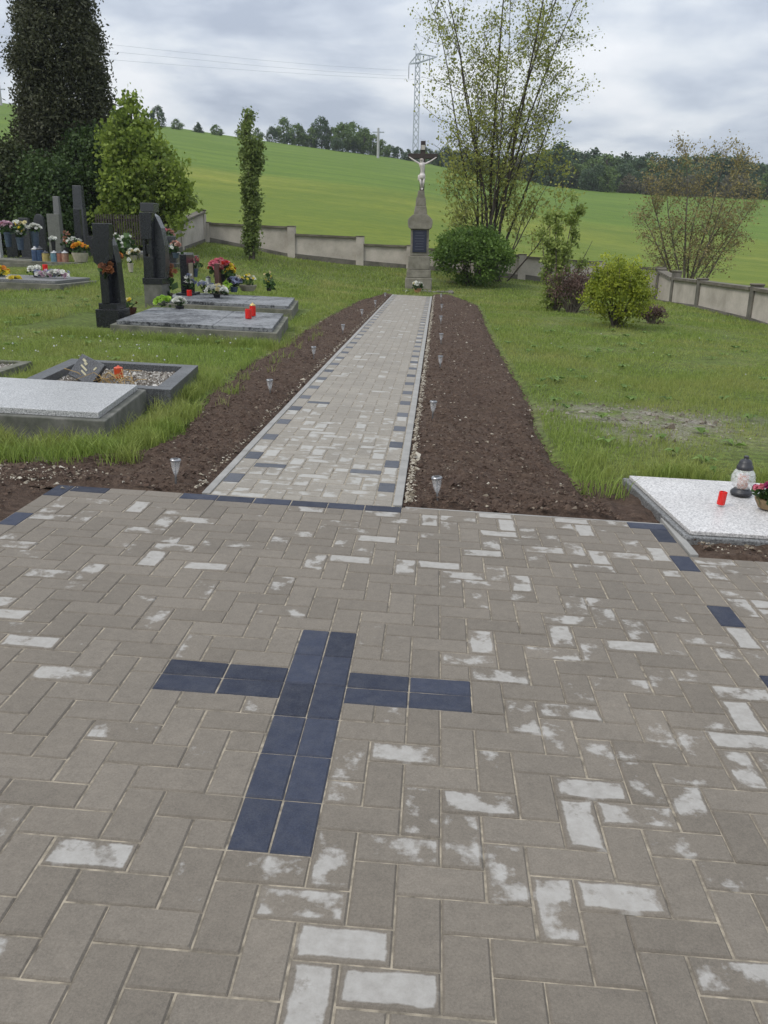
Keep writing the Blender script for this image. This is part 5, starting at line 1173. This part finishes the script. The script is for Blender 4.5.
for px, pyt, kd, ws in ((258, 128, 0, 1.), (272, 127, 4, .9), (284, 118, 0, .95), (298, 124, 2, 1.1), (311, 128, 0, 1.1), (321, 118, 4, .95), (332, 128, 0, 1.1), (343, 123, 2, 1.2), (353, 123, 0, 1.1), (364, 128, 2, 1.1), (373, 135, 0, 1.1), (382, 140, 0, 1.2), (390, 145, 4, 1.2), (398, 147, 4, 1.2), (408, 149, 1, 1.6), (418, 150, 4, 1.3), (304, 133, 4, 1.2), (290, 132, 4, 1.2), (337, 138, 4, 1.2), (358, 139, 4, 1.2)):
    far_tree(px, pyt, 200+random.uniform(0, 12), kd, ws, KIND0[kd]+' in the skyline row '+('right after the slender upright tree' if px < 300 else 'in its high middle part' if px < 350 else 'left of the pale pole' if px < 378 else 'between the pale pole and the crucifix'), 'row of trees on the skyline left of the crucifix')
KIND = {0: 'light green round tree', 1: 'dark narrow spruce', 2: 'light green tall tree', 3: 'brownish green tree', 4: 'dark round tree'}
def wood_label(px, kd):
    for lim, s in ((470, 'just right of the crucifix'), (560, 'behind the right half of the tall tree'), (610, 'above the narrow young tree'), (650, 'above the yellow green shrub'), (700, 'behind the left half of the copper tinted tree'), (745, 'behind the right half of the copper tinted tree'), (9999, 'at the right edge beyond the copper tinted tree')):
        if px < lim: return KIND[kd]+' of the wood '+s
rt = np.random.default_rng(77)
def topline(px): return np.interp(px, [425, 500, 540, 555, 562, 580, 600, 640, 680, 720, 768, 900, 1100], [152, 154, 152, 150, 148, 153, 154, 160, 160, 158, 163, 168, 172])
for row, (Y, dy) in enumerate(((185, 12), (198, 3), (212, -2))):
    px = 426 if row else 552
    while px < 900:
        kd = int(rt.choice([4, 4, 2, 0, 1, 3] if row < 2 else [4, 1, 4, 1, 2])); t = topline(px)+dy+rt.uniform(-4, 5)
        far_tree(px, t, Y+rt.uniform(-4, 4), kd, rt.uniform(1.0, 1.5) if kd != 1 else 1.5, wood_label(px, kd), 'wood on the right hand skyline'); px += rt.uniform(8, 13)
far_tree(561, 144, 186, 1, 1.3, 'pointed dark spruce standing above the wood at its left end', 'wood on the right hand skyline')
for i, t in enumerate(protos):
    if i not in used:
        for c in list(t.children): bpy.data.objects.remove(c)
        bpy.data.objects.remove(t)

# ================================================================== POWER LINE
M_PYL = mat('galvanised_steel', (.42, .45, .50), .5, .2, 3., 0, metal=.3)
YP = 330.
pb = at(415, 168, YP); kk = (YP-CAM[1])/FPX
def zz_(py): return at(416, py, YP)[2]-pb[2]
PY = empty('power_pylon', (pb[0], YP, pb[2]-4), label='grey lattice power pylon on the skyline behind the crucifix', cat='pylon')
HT = zz_(53)+4; mb = MB()
wb, wt_ = 1.05, .75
for sx in (-1, 1):
    for sy in (-1, 1): mb.tube([(sx*wb, sy*wb, 0), (sx*wt_, sy*wt_, HT)], .17, 4)
nb = 16
for i in range(nb):
    z0, z1 = HT*i/nb, HT*(i+1)/nb; w0, w1 = wb+(wt_-wb)*i/nb, wb+(wt_-wb)*(i+1)/nb
    for s in (-1, 1):
        mb.tube([(-w0, s*w0, z0), (w1, s*w1, z1)], .09, 3); mb.tube([(w0, s*w0, z0), (-w1, s*w1, z1)], .09, 3); mb.tube([(s*w0, -w0, z0), (s*w1, w1, z1)], .09, 3)
mb.build('mast', M_PYL, PY)
za = zz_(61)+4; mb = MB()
def P2(px, py): q = at(px, py, YP); return (q[0]-pb[0], 0, q[2]-pb[2]+4)
La, Ra, Tp = P2(409, 64), P2(437, 57), P2(416.5, 44.5)
for s in (-1, 1):
    for tip in (La, Ra):
        mb.tube([(0, s*wt_, za-.6), tip], .22, 4); mb.tube([(0, s*wt_, HT-.2), tip], .16, 4)
        for f in (.25, .5, .75): a = Vector((0, s*wt_, za-.6)).lerp(Vector(tip), f); b = Vector((0, s*wt_, HT-.2)).lerp(Vector(tip), f*.9+.1); mb.tube([a, b], .08, 3)
mb.build('crossarm', M_PYL, PY)
mb = MB()
for s in (-1, 1): mb.tube([(s*wt_, 0, HT), (Tp[0]-.2, 0, Tp[2])], .14, 4)
mb.box((Tp[0]-.3, 0, Tp[2]), (.8, .5, .5)); mb.tube([Ra, (Ra[0]+.4, 0, Ra[2]+6)], .14, 4); mb.build('peak', M_PYL, PY)
for tip in (La, (La[0]*.0+Ra[0]*.62, 0, (za+Ra[2])/2+1)): MB().lathe([(.05, -4.8), (.11, -4.2), (.11, -.6), (.05, 0)], (tip[0], 0, tip[2]), 6).build('insulator', M_DKP, PY)
M_WIRE = mat('aluminium_wire', (.42, .45, .5), .5, .1, 1., 0)
def wire(label, pts, Yf):
    E3 = []
    for i, (px, py) in enumerate(pts):
        Y = YP+(Yf-YP)*(pts[-1][0]-px)/(pts[-1][0]-pts[0][0]); E3.append(Vector([float(q) for q in at(px, py, Y)]))
    o = MB().tube(E3, .035, 4).build('power_line', M_WIRE, None); tag(o, label=label, cat='power line', group='power lines crossing the sky'); return o
wire('top one of the power lines running left across the sky from the pylon', [(-150, 12), (-20, 33), (115, 45), (190, 53), (260, 60), (330, 66), (395, 70), (409, 70)], 220)
wire('middle one of the power lines running left across the sky from the pylon', [(-150, 20), (-20, 41), (115, 52), (190, 59), (260, 66), (330, 71.5), (395, 75.5), (409, 76)], 220)
wire('lowest one of the power lines running left across the sky from the pylon', [(-150, 30), (-20, 50), (115, 60), (190, 66), (260, 71), (330, 75.5), (395, 78.5), (409, 79)], 222)
pw_ = at(0, 35, 200)
def pole(px, pyb, pyt, Y, label):
    b = at(px, pyb, Y); h = at(px, pyt, Y)[2]-b[2]; E_ = empty('utility_pole', b, label=label, cat='pole'); k_ = Y/FPX
    MB().tube([(0, 0, -2), (0, 0, h)], [.32, .22], 8).build('post', mat('pale_concrete_pole', (.42, .42, .42), .8, .2, 1., 0), E_); MB().box((0, 0, h-.8), (2.4, .2, .22)).build('crossarm', M_PYL, E_)
    return E_
pole(378, 158, 128, 186, 'pale utility pole standing before the skyline trees left of the crucifix'); pole(1, 104, 85, 190, 'small utility pole at the far left skyline')

# ================================================================== AIR
m_h = bpy.data.materials.new('damp_air'); m_h.use_nodes = True; nt_h = m_h.node_tree; nt_h.nodes.clear()
o_h = nt_h.nodes.new('ShaderNodeOutputMaterial'); v_h = nt_h.nodes.new('ShaderNodeVolumePrincipled'); nt_h.links.new(v_h.outputs[0], o_h.inputs['Volume'])
v_h.inputs['Color'].default_value = (.86, .90, .97, 1); v_h.inputs['Density'].default_value = .0003
bpy.context.view_layer.update()
zt = max(max((o.matrix_world @ Vector(c)).z for c in o.bound_box) for o in bpy.data.objects if o.type == 'MESH') + 1.5
zl = float(gz.min())-1
hz_ = MB().box((0, 400, (zt+zl)/2), (1500, 1450, zt-zl)).build('haze', m_h, None); tag(hz_, kind='stuff', label='thin damp air over the fields fading the far wood', cat='haze')
